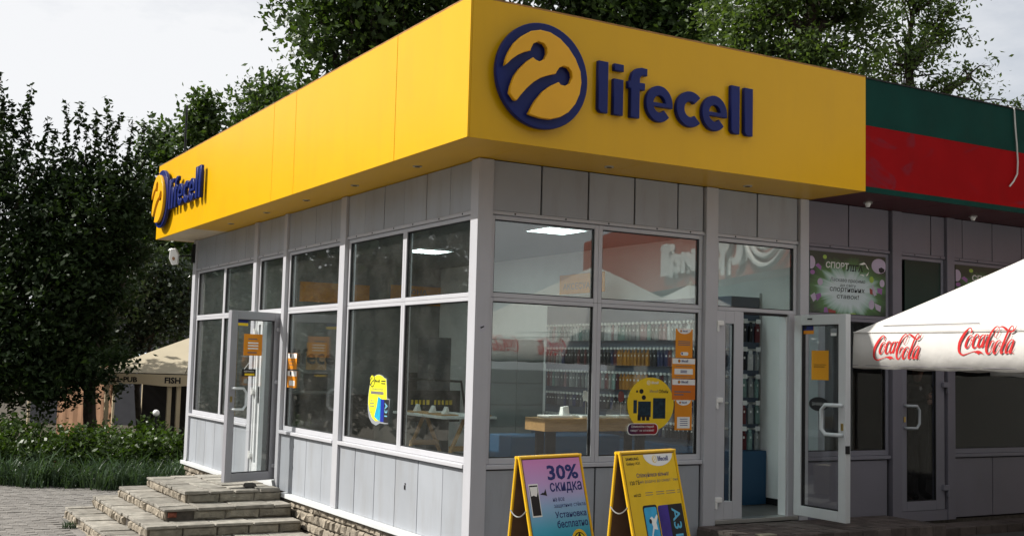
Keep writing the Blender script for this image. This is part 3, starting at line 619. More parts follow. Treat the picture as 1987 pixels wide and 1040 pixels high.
# platform at the shaded front
plat = structure(thing('entrance_platform', 'x', 'x', (4, -.5, -.2))); del plat['label']; del plat['category']
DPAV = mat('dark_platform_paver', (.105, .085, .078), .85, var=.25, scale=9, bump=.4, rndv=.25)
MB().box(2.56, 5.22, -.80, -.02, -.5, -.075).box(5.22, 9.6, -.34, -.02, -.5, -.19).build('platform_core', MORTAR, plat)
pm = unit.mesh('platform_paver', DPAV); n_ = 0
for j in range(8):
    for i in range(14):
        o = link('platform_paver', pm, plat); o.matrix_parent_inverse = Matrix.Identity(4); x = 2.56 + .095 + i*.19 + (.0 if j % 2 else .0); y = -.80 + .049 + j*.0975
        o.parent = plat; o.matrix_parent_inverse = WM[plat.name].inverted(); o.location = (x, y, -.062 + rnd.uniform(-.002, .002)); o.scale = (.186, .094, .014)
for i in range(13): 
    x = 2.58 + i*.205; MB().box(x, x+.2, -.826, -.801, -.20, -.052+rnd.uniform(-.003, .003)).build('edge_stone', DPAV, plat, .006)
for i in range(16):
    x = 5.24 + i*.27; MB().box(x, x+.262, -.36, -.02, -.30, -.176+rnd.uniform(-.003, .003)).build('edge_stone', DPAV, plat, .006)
MB().box(2.72, 2.90, -.79, -.68, -.045, -.036).build('pale_tile', mat('pale_tile', (.34, .32, .24), .6), plat)

# ================================================================== SANDWICH BOARDS
GOLD = mat('glossy_yellow_frame', (.80, .47, .012), .22, coat=.5, var=.03)
BROWNB = mat('brown_hardboard', (.16, .10, .065), .75, var=.2, scale=6)
def board(label, pl, pr_, poster_mat, group):
    pl = Vector(pl); pr_ = Vector(pr_); xd = (pr_ - pl).normalized(); w = (pr_ - pl).length; gz = ground_z(pl.x, pl.y)
    nrm = Vector((xd.y, -xd.x, 0)); H = pl.z - gz; sp = .30
    t = thing('sandwich_board', label, 'sign board', ((pl.x+pr_.x)/2, (pl.y+pr_.y)/2, gz), group); L_ = math.hypot(H, sp)
    F1 = Frame(pl + nrm*.012, xd, Vector((0, 0, H)) - nrm*sp); F2 = Frame(pl - nrm*.012, xd, Vector((0, 0, H)) + nrm*.12)
    for F_, front in ((F1, True), (F2, False)):
        r = .0115
        for a in (r, w-r): MB().tube([F_(a, -L_, 0), F_(a, 0, 0)], r, 10).build('frame_rail', GOLD, t, smooth=False)
        for b in (-r*.6, -L_+.05): MB().tube([F_(0, b, 0), F_(w, b, 0)], r, 10).build('frame_rail', GOLD, t)
        MB().prism(rect(.025, -L_+.06, w-.025, -.02), F_, -.008, .002).build('back_panel', BROWNB, t)
    po = MB().prism(rect(.03, -L_+.065, w-.03, -.025), F1, .003, .006).build('poster', poster_mat, t)
    A, B = F1(.012, -.375, -.0), F2(.012, -.375, .0); pts = []
    for i in range(13):
        s = i/12; p = A.lerp(B, s); p.z -= .045*4*s*(1-s); pts.append(p + xd*-.012)
    MB().tube(pts, .005, 6).build('chain', CHROME, t)
    return t, po, Off(F1, .0062), w, L_
G1 = grad_mat('pink_to_turquoise_print', [(0, (.74, .74, .80)), (.49, (.74, .74, .82)), (.492, (.02, .34, .52)), (.57, (.08, .40, .58)), (.70, (.28, .46, .70)), (.84, (.52, .36, .66)), (1, (.62, .24, .52))])
G2 = mat('yellow_poster_print', (.78, .50, .016), .4, var=.06, scale=7)
t1, po1, B1, w, L_ = board('sandwich board with a pink and blue discount poster', (-.764, -2.08, .86), (-.141, -1.933, .86), G1, 'yellow framed sandwich boards on the pavement')
# heights on the poster are read off the photograph: 1 m of panel is about 206 px there
def put_text(F_, po, w, body, x0, x1, yt, yb, m, bold=.012, skew=0): return text(body, F_, x0*w, -yb, (x1-x0)*w, yb-yt, m, po, .0008, bold, skew)
put_text(B1, po1, w, '30%', .40, .90, .07, .178, INKB, .03); put_text(B1, po1, w, 'скидка', .41, .925, .195, .275, INKB, .016)
put_text(B1, po1, w, 'на все', .43, .61, .302, .328, INKB, .0); put_text(B1, po1, w, 'защитные стёкла', .43, .94, .342, .378, INKB, .0)
put_text(B1, po1, w, 'Установка', .43, .93, .40, .445, INKB, .014); put_text(B1, po1, w, 'бесплатно', .44, .935, .462, .515, INKB, .014)
ph = sheet('printed_phone', rect(.08*w, -.425, .225*w, -.195), B1, WPRINT, po1, 0, .0012); MB().prism(rect(.09*w, -.415, .215*w, -.205), B1, .0013, .002).build('printed_screen', INK, po1)
MB().prism([(.095*w, -.215), (.21*w, -.215), (.205*w, -.255), (.18*w, -.285), (.14*w, -.275), (.10*w, -.28)], B1, .0021, .0026).build('printed_glare', WPRINT, po1)
MB().prism([(.24*w, -.272), (.28*w, -.26), (.305*w, -.262), (.335*w, -.235), (.345*w, -.285), (.30*w, -.276)], B1, .0006, .0014).build('printed_splash', INK, po1)
MB().prism(oval(.76*w, -.615, .125*w, .125*w), B1, .0006, .0014).build('printed_badge', YPRINT, po1); MB().prism(oval(.76*w, -.615, .092*w, .092*w), B1, .0015, .002).build('printed_badge', INK, po1); MB().prism(oval(.76*w, -.615, .078*w, .078*w), B1, .0021, .0025).build('printed_badge', LYPRINT, po1)
MB().prism([(.72*w,-.615),(.74*w,-.575),(.76*w,-.56),(.78*w,-.575),(.80*w,-.615)], B1, .0026, .003).build('printed_badge', INK, po1)
t2, po2, B2, w, L_ = board('sandwich board with a yellow phone offer poster', (-.252, -2.564, .922), (.367, -2.398, .922), G2, 'yellow framed sandwich boards on the pavement')
MB().prism([(.40*w + .26*w*(1-math.cos(math.pi*i/16)), -.027 - .085*math.sin(math.pi*i/16)) for i in range(17)], B2, .0004, .001).build('white_header', WPRINT, po2)
def mini_logo(F_, parent, cx, cy, r, disc, face, body=None, bx=0, bw=0, bh=0, tm=INKB, d=.0006, k=1):
    MB().prism(oval(cx, cy, r, r, 20), F_, d, d+.0006).build('printed_emblem', disc, parent)
    MB().prism([(cx+x*r, cy+y*r) for x, y in EMB], F_, d+.0007, d+.0012).build('printed_emblem', face, parent)
    if body: text(body, F_, bx, cy-bh*.42, bw, bh, tm, parent, d+.0013, .02)
mini_logo(B2, po2, .585*w, -.062, .026, YPRINT, WPRINT, 'lifecell', .645*w, .185*w, .034, INKB, .0012)
put_text(B2, po2, w, 'SAMSUNG', .09, .31, .042, .062, INK, .03); put_text(B2, po2, w, 'Galaxy A31', .09, .32, .073, .100, INK, .012)
put_text(B2, po2, w, 'Спілкуйтеся вільно!', .23, .80, .152, .19, INKB, .012); put_text(B2, po2, w, '120 ГБ', .10, .265, .202, .23, INK, .02); put_text(B2, po2, w, 'на додачу до смартфона', .275, .95, .20, .228, INKG, .0)
put_text(B2, po2, w, 'мої LCD', .13, .25, .29, .312, INK, .02)
for x0, x1 in ((.33, .46), (.52, .66), (.70, .86), (.90, .95)):
    for yy in (.288, .304): MB().prism(rect(x0*w, -yy-.004, x1*w, -yy), B2, .0005, .0011).build('printed_line', INKG, po2)
MB().prism(rrect(.24*w, -.71, .485*w, -.375, .02), B2, .0005, .0012).build('printed_phone', INK, po2)
MB().prism(rrect(.255*w, -.695, .47*w, -.39, .016), B2, .0013, .0018).build('printed_screen', mat('sky_blue_print', (.04, .36, .62), .4, var=.2, scale=9), po2)
MB().prism([(0.33*w,-0.465),(0.37*w,-0.453),(0.4*w,-0.473),(0.46*w,-0.441),(0.47*w,-0.457),(0.43*w,-0.498),(0.44*w,-0.547),(0.38*w,-0.539),(0.33*w,-0.596),(0.32*w,-0.588),(0.365*w,-0.523)], B2, .0019, .0024).build('printed_figure', WPRINT, po2)
MB().prism(oval(.335*w, -.485, .022*w, .017, 14), B2, .0025, .003).build('printed_figure', INK, po2)
MB().prism(rrect(.50*w, -.72, .71*w, -.385, .02), B2, .0005, .0012).build('printed_phone', mat('violet_print', (.045, .025, .22), .35, var=.3, scale=9), po2)
MB().prism(rect(.68*w, -.73, .935*w, -.385), B2, .0013, .002).build('printed_box', INK, po2)
R2 = Frame(B2(0, 0, 0), -B2.f.y, B2.f.x)              # lettering that runs down the box
class Rot:
    def __call__(s, x, y, d=0.0): return B2(y, -x, d)
text('A31', Rot(), .41, .735*w, .20, .14*w, mat('cyan_print', (.10, .42, .62), .4), po2, .0022, .012)

# ================================================================== PARASOL
CANV = mat('cream_canvas', (.66, .65, .615), .8, var=.03, scale=4, bump=.5, bscale=5, trans=.25)
CANV2 = mat('white_valance', (.60, .585, .56), .8, var=.04, scale=4, bump=.5, bscale=6, trans=.2)
RED = mat('red_print', (.50, .022, .022), .6, var=.08, scale=12)
POLE = mat('varnished_pole', (.28, .17, .09), .4)
cor = at_depth(1658, 644, 9.95); vd = Vector((-.12, -.993, 0)).normalized(); od = Vector((-vd.y, vd.x, 0)); od = od if od.x > 0 else -od
SIDE = 3.1; VH = .305
def parasol(cor, vd, od, side, zt, za, label, zg):
    a = Vector((cor[0], cor[1], zt)); cs_ = [a, a + vd*side, a + vd*side + od*side, a + od*side]; c = a + (vd + od)*(side/2); apex = Vector((c.x, c.y, za))
    t = thing('parasol', label, 'parasol', (c.x, c.y, zg), 'white cafe parasols')
    mb = MB(); n = 10
    for k in range(4):
        p, q = cs_[k], cs_[(k+1) % 4]; b = len(mb.v)
        for i in range(n+1):
            for j in range(n+1):
                e = p.lerp(q, j/n); w = i/n; s = e.lerp(apex, w); sag = -.02*math.sin(math.pi*w)*(1-w) - .008*(1-w)*math.sin(math.pi*j/n); s.z += sag; mb.v.append(tuple(s))
        for i in range(n):
            for j in range(n):
                mb.f.append((b+i*(n+1)+j, b+i*(n+1)+j+1, b+(i+1)*(n+1)+j+1, b+(i+1)*(n+1)+j)); mb.m.append(0)
    cn = mb.build('canopy', CANV, t, smooth=False); so = cn.modifiers.new('cloth', 'SOLIDIFY'); so.thickness = .004
    vals = []
    for k in range(4):
        p, q = cs_[k], cs_[(k+1) % 4]; out = (q-p).normalized().cross(Vector((0, 0, 1))); out = out if out.dot((p+q)/2 - c) > 0 else -out; mb = MB(); m = 24
        for i in range(m+1):
            s = p.lerp(q, i/m); sag = -.014*math.sin(math.pi*i/m); wv = .006*math.sin(i*1.9+k)
            mb.v += [tuple(s + Vector((0, 0, sag)) + out*.004), tuple(s + Vector((0, 0, sag - VH*.5)) + out*(.012+wv*.6)), tuple(s + Vector((0, 0, sag*.6 - VH + .008*math.sin(i*1.3))) + out*(.016+wv))]
        for i in range(m):
            for j in range(2): mb.f.append((3*i+j, 3*i+3+j, 3*i+4+j, 3*i+1+j)); mb.m.append(0)
        v = mb.build('valance', CANV2, t, smooth=True); so = v.modifiers.new('cloth', 'SOLIDIFY'); so.thickness = .003; vals.append((v, p, q, out))
    MB().tube([(c.x, c.y, zg), (c.x, c.y, za-.02)], .024, 12).build('pole', POLE, t)
    MB().tube([(c.x, c.y, za-.03), (c.x, c.y, za+.05)], [.05, .02], 12).build('finial', POLE, t)
    MB().box(c.x-.3, c.x+.3, c.y-.3, c.y+.3, zg+.002, zg+.07).build('base', mat('concrete_base', (.3, .3, .29), .9), t, .02)
    for k in range(4):
        MB().tube([tuple(apex - Vector((0, 0, .06))), tuple(cs_[k] - Vector((0, 0, .03)))], .011, 8).build('rib', POLE, t)
        h = apex.lerp(cs_[k], .45); MB().tube([(c.x, c.y, za-.55), tuple(h - Vector((0, 0, .06)))], .009, 8).build('strut', POLE, t)
    return t, vals, apex
pa, vals, apex = parasol((cor.x, cor.y), vd, od, SIDE, cor.z, cor.z + 1.02, 'cream parasol with red script lettering reaching in from the right', -.2)
# red script, drawn stroke by stroke (coordinates traced on the second word, then laid flat on the cloth)
STR = [[(505,345,28),(530,290,32),(525,235,28),(490,215,28),(440,240,38),(370,320,58),(290,440,70),(230,560,70),(205,680,66),(205,780,60),(235,850,52),(300,890,38),(370,875,26),(450,845,18),(540,815,16),(610,797,26)],
 [(500,395,18),(450,440,42),(400,540,50),(370,650,54),(385,715,38),(430,700,28),(480,620,18),(520,520,16),(540,440,16),(525,395,20),(490,392,18)],[(480,480,10),(510,515,12),(545,520,12),(590,490,14)],
 [(690,480,26),(705,420,28),(690,375,22),(640,390,38),(590,480,50),(560,590,54),(555,680,50),(590,715,38),(640,680,20),(700,570,14)],
 [(840,375,18),(770,420,40),(715,530,46),(690,640,50),(710,700,42),(760,650,22),(810,540,22),(868,380,28)],[(880,370,28),(840,500,44),(800,620,48),(780,690,44),(810,680,24),(840,620,14),(870,540,9)],
 [(903,397,38),(952,383,38)],
 [(1215,205,16),(1165,250,14),(1120,340,14),(1105,420,16),(1130,445,14),(1180,400,12),(1220,300,14),(1235,220,16),(1200,175,22),(1140,190,34),(1060,280,50),(980,420,60),(920,580,64),(895,720,62),(905,820,54),(940,860,48),(990,830,26),(1050,720,16),(1095,610,16),(1090,545,20),(1070,530,20),(1030,560,34),(1000,640,32),(970,720,10)],
 [(1225,520,20),(1170,560,38),(1110,680,50),(1080,790,54),(1100,860,42),(1150,820,24),(1200,730,16),(1250,620,16),(1255,540,18),(1225,516,20)],[(1190,600,10),(1220,660,12),(1270,662,12)],
 [(1580,255,18),(1585,190,24),(1560,155,22),(1510,200,34),(1450,310,50),(1390,450,54),(1320,630,56),(1270,770,56),(1275,850,46),(1330,800,22)],[(1530,355,10),(1470,480,13),(1390,590,13),(1340,620,11)],
 [(1600,510,22),(1530,510,28),(1460,590,42),(1400,720,52),(1385,820,50),(1410,845,38),(1470,790,22),(1530,660,22),(1590,520,28)],[(1600,520,32),(1560,640,46),(1510,760,50),(1490,845,44),(1530,820,24),(1580,740,12),(1610,680,8)],[(1562,850,28),(1588,850,28)],
 [(1240,195,12),(1290,178,34),(1340,190,48),(1390,225,62),(1432,266,72)],[(1498,312,42),(1550,300,44),(1605,262,34),(1650,205,18),(1688,138,6)]]
FLAG = [(590,805),(650,785),(700,778),(750,790),(790,820),(840,885),(780,850),(730,848),(705,885),(685,870),(650,840),(600,825)]
vA, vB = vals[0][1], vals[0][2]; vout = vals[0][3]
def cloth(u, v):                                       # photograph to position on the valance (along, up)
    d = ray(u, v); n = vout; p0 = vA + vout*.02; t = (p0 - CAM).dot(n) / d.dot(n); p = CAM + d*t; return ((p - vA).dot(vd), p.z - vA.z)
q0 = cloth(1845 + 895/13, 620 + 560/13)
def loc2(x, y): s = cloth(1845 + x/13, 620 + y/13); return (s[0]-q0[0], s[1]-q0[1])
unitw = (cloth(1845 + 1000/13, 620 + 500/13)[0] - cloth(1845 + 900/13, 620 + 500/13)[0]) / 100; unith = abs(cloth(1900, 670)[1] - cloth(1900, 660)[1]) / 130
def smooth_stroke(P):
    out = []
    for i in range(len(P)-1):
        a, b, c, d = P[max(i-1, 0)], P[i], P[i+1], P[min(i+2, len(P)-1)]
        for k in range(4):
            t = k/4; out.append(tuple(.5*((2*b[m]) + (-a[m]+c[m])*t + (2*a[m]-5*b[m]+4*c[m]-d[m])*t*t + (-a[m]+3*b[m]-3*c[m]+d[m])*t**3) for m in range(3)))
    out.append(P[-1]); return out
def script(parent, origin, xd, out, mirror=1):
    mb = MB(); lift = 0.002
    def P3(x, y, l): s = loc2(x, y); return tuple(origin + xd*(s[0]*mirror) + Vector((0, 0, s[1])) + out*l)
    for st in STR:
        S = smooth_stroke(st) if len(st) > 2 else st; b = len(mb.v); lift += .0002
        for i, (x, y, w) in enumerate(S):
            x0, y0, _ = S[max(i-1, 0)]; x1, y1, _ = S[min(i+1, len(S)-1)]; dx, dy = x1-x0, y1-y0; l = math.hypot(dx, dy) or 1; nx, ny = -dy/l*w/2, dx/l*w/2; z = lift + i*.000012
            mb.v += [P3(x+nx, y+ny, z), P3(x-nx, y-ny, z)]
        for i in range(len(S)-1): mb.f.append((b+2*i, b+2*i+1, b+2*i+3, b+2*i+2)); mb.m.append(0)
    b = len(mb.v); mb.v += [P3(x, y, lift+.0004) for x, y in FLAG]; mb.f.append(tuple(range(b, b+len(FLAG)))); mb.m.append(0)
    return mb.build('script_lettering', RED, parent)
base2 = vA + vd*q0[0] + Vector((0, 0, q0[1])) + vout*.018
q1 = cloth(1685 + 815/14.855, 635 + 600/14.855)
script(vals[0][0], base2, vd, vout)
script(vals[0][0], vA + vd*q1[0] + Vector((0, 0, q1[1])) + vout*.018, vd, vout)
script(vals[0][0], vA + vd*(q0[0] + (q0[0]-q1[0])) + Vector((0, 0, q0[1])) + vout*.018, vd, vout)
# seam stitched along the canopy's lower edge
s0, s1 = vA + vd*.25, vA + vd*1.25
seam = [(vA + vd*(.22 + i*.1)).lerp(apex, .045) + Vector((0, 0, .004)) for i in range(12)]
MB().tube([tuple(p) for p in seam], .0035, 5).build('seam', INKG, pa)
MB().tube([tuple(vA + vd*(SIDE*i/24) + vout*.009 + Vector((0, 0, -.004 - .014*math.sin(math.pi*i/24)))) for i in range(25)], .006, 6).build('edge_piping', CANV2, pa)
MB().tube([tuple(vA + vd*(SIDE*i/24) + vout*.02 + Vector((0, 0, -VH + .022 - .008*math.sin(math.pi*i/24)))) for i in range(25)], .0022, 5).build('hem_stitching', INKG, pa)
# a second parasol standing further along the street, seen in the shop's glass
parasol((6.35, -4.6), vd, od, 3.0, 1.85, 2.95, 'second cream parasol of the cafe, standing beyond the first one', -.15)
parasol((5.95, -.85), Vector((0, -1, 0)), Vector((1, 0, 0)), 3.0, 1.82, 2.75, 'unseen parasol added to shade the sports shop, hidden behind the first one', -.15)  # unseen parasol added to keep skylight off the sports shop front

# ================================================================== NOTICES AND STICKERS
class Quad:                                            # four corners in space as a local plane: x right, y up
    def __init__(s, side, p, u0, v0, u1, v1):
        ax = 1 if side == 'F' else 0
        a = on(u0, v1, ax, p); b = on(u1, v1, ax, p); c = on(u0, v0, ax, p); d = on(u1, v0, ax, p)
        if side == 'F': s.fr = Frame(((a.x+c.x)/2, p, (a.z+b.z)/2), (1, 0, 0), (0, 0, 1)); s.w = (b.x+d.x)/2-(a.x+c.x)/2
        else: s.fr = Frame((p, (a.y+c.y)/2, (a.z+b.z)/2), (0, -1, 0), (0, 0, 1)); s.w = (a.y+c.y)/2-(b.y+d.y)/2
        s.h = (c.z+d.z)/2-(a.z+b.z)/2
def notice(name, label, cat, Q_, m, group=None):
    o = sheet(name, rect(0, 0, Q_.w, Q_.h), Q_.fr, m, None, 0, .0025); tag(o, label, cat, group); return o, Off(Q_.fr, .0026)
GP = .062
def lines(o, F_, x0, x1, ys, m, h=.008):
    for y in ys: MB().prism(rect(x0, y, x1, y+h), F_, .0004, .0008).build('printed_line', m, o)
def header(o, F_, w, h, round_):
    if round_: MB().prism([(w*.08 + w*.42*(1-math.cos(math.pi*i/14)), h - .002 - .17*h*math.sin(math.pi*i/14)) for i in range(15)], F_, .0003, .0007).build('white_header', WPRINT, o)
    else: MB().prism(rect(.003, h*.72, w-.003, h-.003), F_, .0003, .0007).build('white_header', WPRINT, o)
    mini_logo(F_, o, w*.30, h*.92 if round_ else h*.86, w*.055, INK, OPRINT, 'lifecell', w*.40, w*.28, w*.085, INKB, .001)
gr_ = 'orange notices on the glass beside the open doorway'
o, F_ = notice('notice', 'tall orange notice, topmost on the glass beside the open doorway', 'notice', Quad('F', GP, 1311, 638, 1343.5, 694), OPRINT, gr_)
Qa = Quad('F', GP, 1311, 638, 1343.5, 694); header(o, F_, Qa.w, Qa.h, True); lines(o, F_, .03, Qa.w-.03, [Qa.h*.55, Qa.h*.49, Qa.h*.43], INKG); MB().prism(rrect(Qa.w*.3, Qa.h*.08, Qa.w*.75, Qa.h*.2, .015), F_, .0004, .0008).build('white_label', WPRINT, o); MB().prism(rect(Qa.w*.34, Qa.h*.11, Qa.w*.42, Qa.h*.18), F_, .0009, .0013).build('printed_square', INKB, o)
Qb = Quad('F', GP, 1304, 695, 1348.5, 734); o, F_ = notice('notice', 'wide orange notice with a pale strip, second from the top beside the doorway', 'notice', Qb, OPRINT, gr_)
header(o, F_, Qb.w, Qb.h, False); MB().prism(rect(Qb.w*.1, Qb.h*.2, Qb.w*.9, Qb.h*.48), F_, .0004, .0008).build('white_label', WPRINT, o); lines(o, Off(F_, .0006), Qb.w*.36, Qb.w*.64, [Qb.h*.36, Qb.h*.28], INKB); lines(o, F_, Qb.w*.15, Qb.w*.85, [Qb.h*.58, Qb.h*.08], INKG, .006)
Qc = Quad('F', GP, 1303.5, 735.4, 1348.5, 775.4); o, F_ = notice('notice', 'plain darker orange notice with white header, third from the top beside the doorway', 'notice', Qc, mat('deep_orange_print', (.62, .16, .012), .45, var=.05), gr_)
header(o, F_, Qc.w, Qc.h, False); lines(o, F_, Qc.w*.1, Qc.w*.8, [Qc.h*.36], INKG, .012); lines(o, F_, Qc.w*.1, Qc.w*.5, [Qc.h*.22], INKG, .012)
Qd = Quad('F', GP, 1309, 776, 1342, 834); o, F_ = notice('notice', 'tall orange notice with a white form, lowest beside the open doorway', 'notice', Qd, OPRINT, gr_)
header(o, F_, Qd.w, Qd.h, True); MB().prism(rect(Qd.w*.14, Qd.h*.06, Qd.w*.88, Qd.h*.44), F_, .0004, .0008).build('white_label', WPRINT, o); lines(o, Off(F_, .0006), Qd.w*.3, Qd.w*.75, [Qd.h*.36, Qd.h*.29, Qd.h*.22, Qd.h*.15], INKB, .006)
# round yellow sticker and its dark pill
Qe = Quad('F', GP, 1217, 732, 1307, 836); fr = Qe.fr; rx, ry = Qe.w/2, Qe.h/2
st = tag(sheet('window_sticker', oval(rx, ry, rx, ry, 40), fr, YPRINT, None, 0, .0022), 'big round yellow sticker with printed phones on the front window', 'sticker', 'stickers on the shop glass'); F_ = Off(fr, .0023)
def S(x, y): return (x/740*Qe.w, Qe.h*(1 - y/925))
X = lambda a: (a-100)/740; Y = lambda b: 1-(b-55)/860
def R_(a, b, c, d): return rect(X(a)*Qe.w, Y(d)*Qe.h, X(c)*Qe.w, Y(b)*Qe.h)
mini_logo(F_, st, X(430)*Qe.w, Y(140)*Qe.h, .03*Qe.w*1.3, WPRINT, YPRINT, 'lifecell', X(475)*Qe.w, .15*Qe.w, .05*Qe.h, WPRINT, .0005)
text('lifecell', F_, X(450)*Qe.w, Y(300)*Qe.h, .18*Qe.w, .06*Qe.h, INKG, st, .0006, 0); text('Обмін', F_, X(595)*Qe.w, Y(305)*Qe.h, .205*Qe.w, .07*Qe.h, INK, st, .0006, .02)
SCR = mat('dark_teal_screen_print', (.01, .03, .05), .3, var=.5, scale=30)
for q in ((195, 420, 250, 630), (268, 440, 470, 690), (505, 385, 705, 715)): MB().prism(R_(*q), F_, .0004, .0009).build('printed_phone', SCR, st)
for a in (262, 330, 398): MB().prism(R_(a, 660, a+52, 745), F_, .001, .0014).build('printed_keys', INK, st)
MB().prism(oval(X(318)*Qe.w, Y(280)*Qe.h, .045*Qe.w, .045*Qe.h, 16), F_, .0004, .0009).build('printed_badge', INK, st); MB().prism(oval(X(357)*Qe.w, Y(378)*Qe.h, .045*Qe.w, .045*Qe.h, 16), F_, .0004, .0009).build('printed_badge', INK, st)
MB().prism(R_(235, 265, 262, 300), F_, .0004, .0009).build('printed_mark', INK, st)
pl = sheet('pill_label', rrect(X(105)*Qe.w, Y(975)*Qe.h, X(590)*Qe.w, Y(790)*Qe.h, .09*Qe.h), F_, WPRINT, st, .0012, .0018)
PILL = grad_mat('violet_to_red_print', [(0, (.04, .015, .06)), (.5, (.14, .02, .04)), (1, (.30, .012, .015))], 0)
p2 = sheet('pill_label', rrect(X(115)*Qe.w, Y(965)*Qe.h, X(580)*Qe.w, Y(800)*Qe.h, .08*Qe.h), F_, PILL, st, .0019, .0024)
text('Обміняйте старий', Off(F_, .0018), X(165)*Qe.w, Y(868)*Qe.h, .48*Qe.w, .055*Qe.h, WPRINT, st, .0008, .0); text('смартфон на новий!', Off(F_, .0018), X(155)*Qe.w, Y(928)*Qe.h, .5*Qe.w, .055*Qe.h, WPRINT, st, .0008, .0)
# sticker on the sunlit window
GL = .062
a = on(714, 726, 0, GL); b = on(757, 826, 0, GL); Qw = a.y - b.y
top = on(735, 726, 0, GL).z; bot = on(735, 826, 0, GL).z; fr = Frame((GL, on(714, 776, 0, GL).y, bot), (0, -1, 0), (0, 0, 1)); Qh = top - bot; Qw = on(714, 776, 0, GL).y - on(757, 776, 0, GL).y
x_ = lambda q: (q-120)/365*Qw; y_ = lambda q: (1-(q-90)/870)*Qh
bk = [(x_(p), y_(q)) for p, q in ((300,90),(350,110),(385,145),(420,155),(430,280),(440,480),(480,495),(470,905),(400,915),(340,910),(270,960),(200,925),(150,840),(125,700),(122,500),(140,310),(155,240),(150,170),(175,125),(215,125),(255,98))]
st = tag(sheet('window_sticker', bk[::-1], fr, mat('grey_sticker_edge', (.28, .30, .32), .5), None, 0, .002), 'yellow egg shaped sticker with printed phones on the sunlit window', 'sticker', 'stickers on the shop glass')
F_ = Off(fr, .0021); yl = [(x_(p), y_(q)) for p, q in ((300,100),(345,118),(380,150),(412,165),(425,290),(432,500),(400,760),(330,870),(260,888),(200,830),(155,720),(132,600),(135,440),(150,300),(160,240),(158,165),(182,135),(220,135),(260,105))]
MB().prism(yl[::-1], F_, .0003, .0008).build('yellow_print', LYPRINT, st)
mini_logo(F_, st, x_(188), y_(205), .075*Qw*1.6, INK, LYPRINT, 'lifecell', x_(225), .24*Qw, .06*Qh, INK, .001)
for q in ((335, 190, 405, 212), (335, 232, 405, 252)): MB().prism(rect(x_(q[0]), y_(q[3]), x_(q[2]), y_(q[1])), F_, .001, .0014).build('printed_line', INK, st)
text('Спілкуйтеся вільно!', F_, x_(175), y_(365), .56*Qw, .05*Qh, INKB, st, .001, .01); lines(st, Off(F_, .0008), x_(170), x_(380), [y_(405), y_(430)], INKG, .014)
text('120 ГБ', F_, x_(165), y_(560), .16*Qw, .045*Qh, INKB, st, .001, .02); lines(st, Off(F_, .0008), x_(160), x_(235), [y_(600), y_(645)], INKG, .01); text('2 в 1', F_, x_(170), y_(750), .14*Qw, .04*Qh, INK, st, .001, .02)
MB().prism([(x_(295), y_(468)), (x_(350), y_(505)), (x_(335), y_(870)), (x_(300), y_(868)), (x_(240), y_(815)), (x_(275), y_(640))][::-1], F_, .001, .0016).build('printed_phone', mat('cyan_phone_print', (.02, .36, .58), .4, var=.2, scale=20), st)
MB().prism(rect(x_(340), y_(885), x_(395), y_(505)), F_, .0017, .0022).build('printed_phone', mat('blue_phone_print', (.015, .03, .30), .4), st); MB().prism(rect(x_(395), y_(890), x_(472), y_(505)), F_, .0017, .0022).build('printed_box', INK, st)
class R3:
    def __call__(s, x, y, d=0.0): return F_(y, -x, d)
text('A31', R3(), -y_(560), x_(408), (y_(560)-y_(790)), x_(452)-x_(408), mat('pale_cyan_print', (.2, .5, .65), .4), st, .0025, .012)
# two narrow notices at the side window's edge, and the orange sheet behind it
for k, (v0, v1, lb) in enumerate(((685, 716, 'upper narrow orange and white notice at the edge of the side window'), (719, 752, 'lower narrow orange and white notice at the edge of the side window'))):
    Q_ = Quad('L', GL, 558, v0, 576, v1); o, F_ = notice('notice', lb, 'notice', Q_, OPRINT, 'narrow notices on the side window'); MB().prism(rect(.004, Q_.h*.68, Q_.w-.004, Q_.h-.004), F_, .0003, .0007).build('white_header', WPRINT, o); MB().prism(oval(Q_.w*.35, Q_.h*.84, .03, .03, 14), F_, .0008, .0012).build('printed_emblem', INK, o)
    if k: MB().prism(rect(Q_.w*.2, Q_.h*.12, Q_.w*.8, Q_.h*.42), F_, .0003, .0007).build('white_label', WPRINT, o)
    else: lines(o, F_, Q_.w*.2, Q_.w*.7, [Q_.h*.45, Q_.h*.25], INKG)
# side door: orange notice, small hanging sign, top sticker
def onleaf(F_, x0, y0, x1, y1):
    class q: pass
    s = q(); s.fr = (lambda x, y, d=0.0, F_=F_, x0=x0, y0=y0: F_(x0+x, y0+y, .008+d)); s.w = x1-x0; s.h = y1-y0; return s
# (on the leaf x runs from the hinge outwards: to the left in view)
def RF(F_, W): return lambda x, y, d=0.0: F_(W-x, y, d)
D1 = RF(DC, DW)                                         # x from the free edge towards the hinge
Q_ = onleaf(D1, .22, 1.53, .50, 1.80); o, F_ = notice('notice', 'orange notice with white lines on the open side door', 'notice', Q_, OPRINT); 
for yy in (.15, .115, .08): MB().prism(rect(.06, yy, .22, yy+.018), F_, .0003, .0007).build('printed_line', WPRINT, o)
lines(o, F_, .06, .2, [.03, .20], INKG, .014)
Q_ = onleaf(D1, .21, 1.27, .42, 1.36); o, F_ = notice('hanging_sign', 'small black and yellow hanging sign on the open side door', 'sign', Q_, INK); MB().prism(rect(.04, .01, .19, .035), F_, .0003, .0007).build('yellow_strip', YPRINT, o); text('ВІДЧИНЕНО', F_, .03, .05, .15, .02, WPRINT, o, .0005, .01)
MB().tube([F_(.03, .09, .002), F_(.10, .17, .004), F_(.18, .09, .002)], .003, 5).build('cord', WPRINT, o)
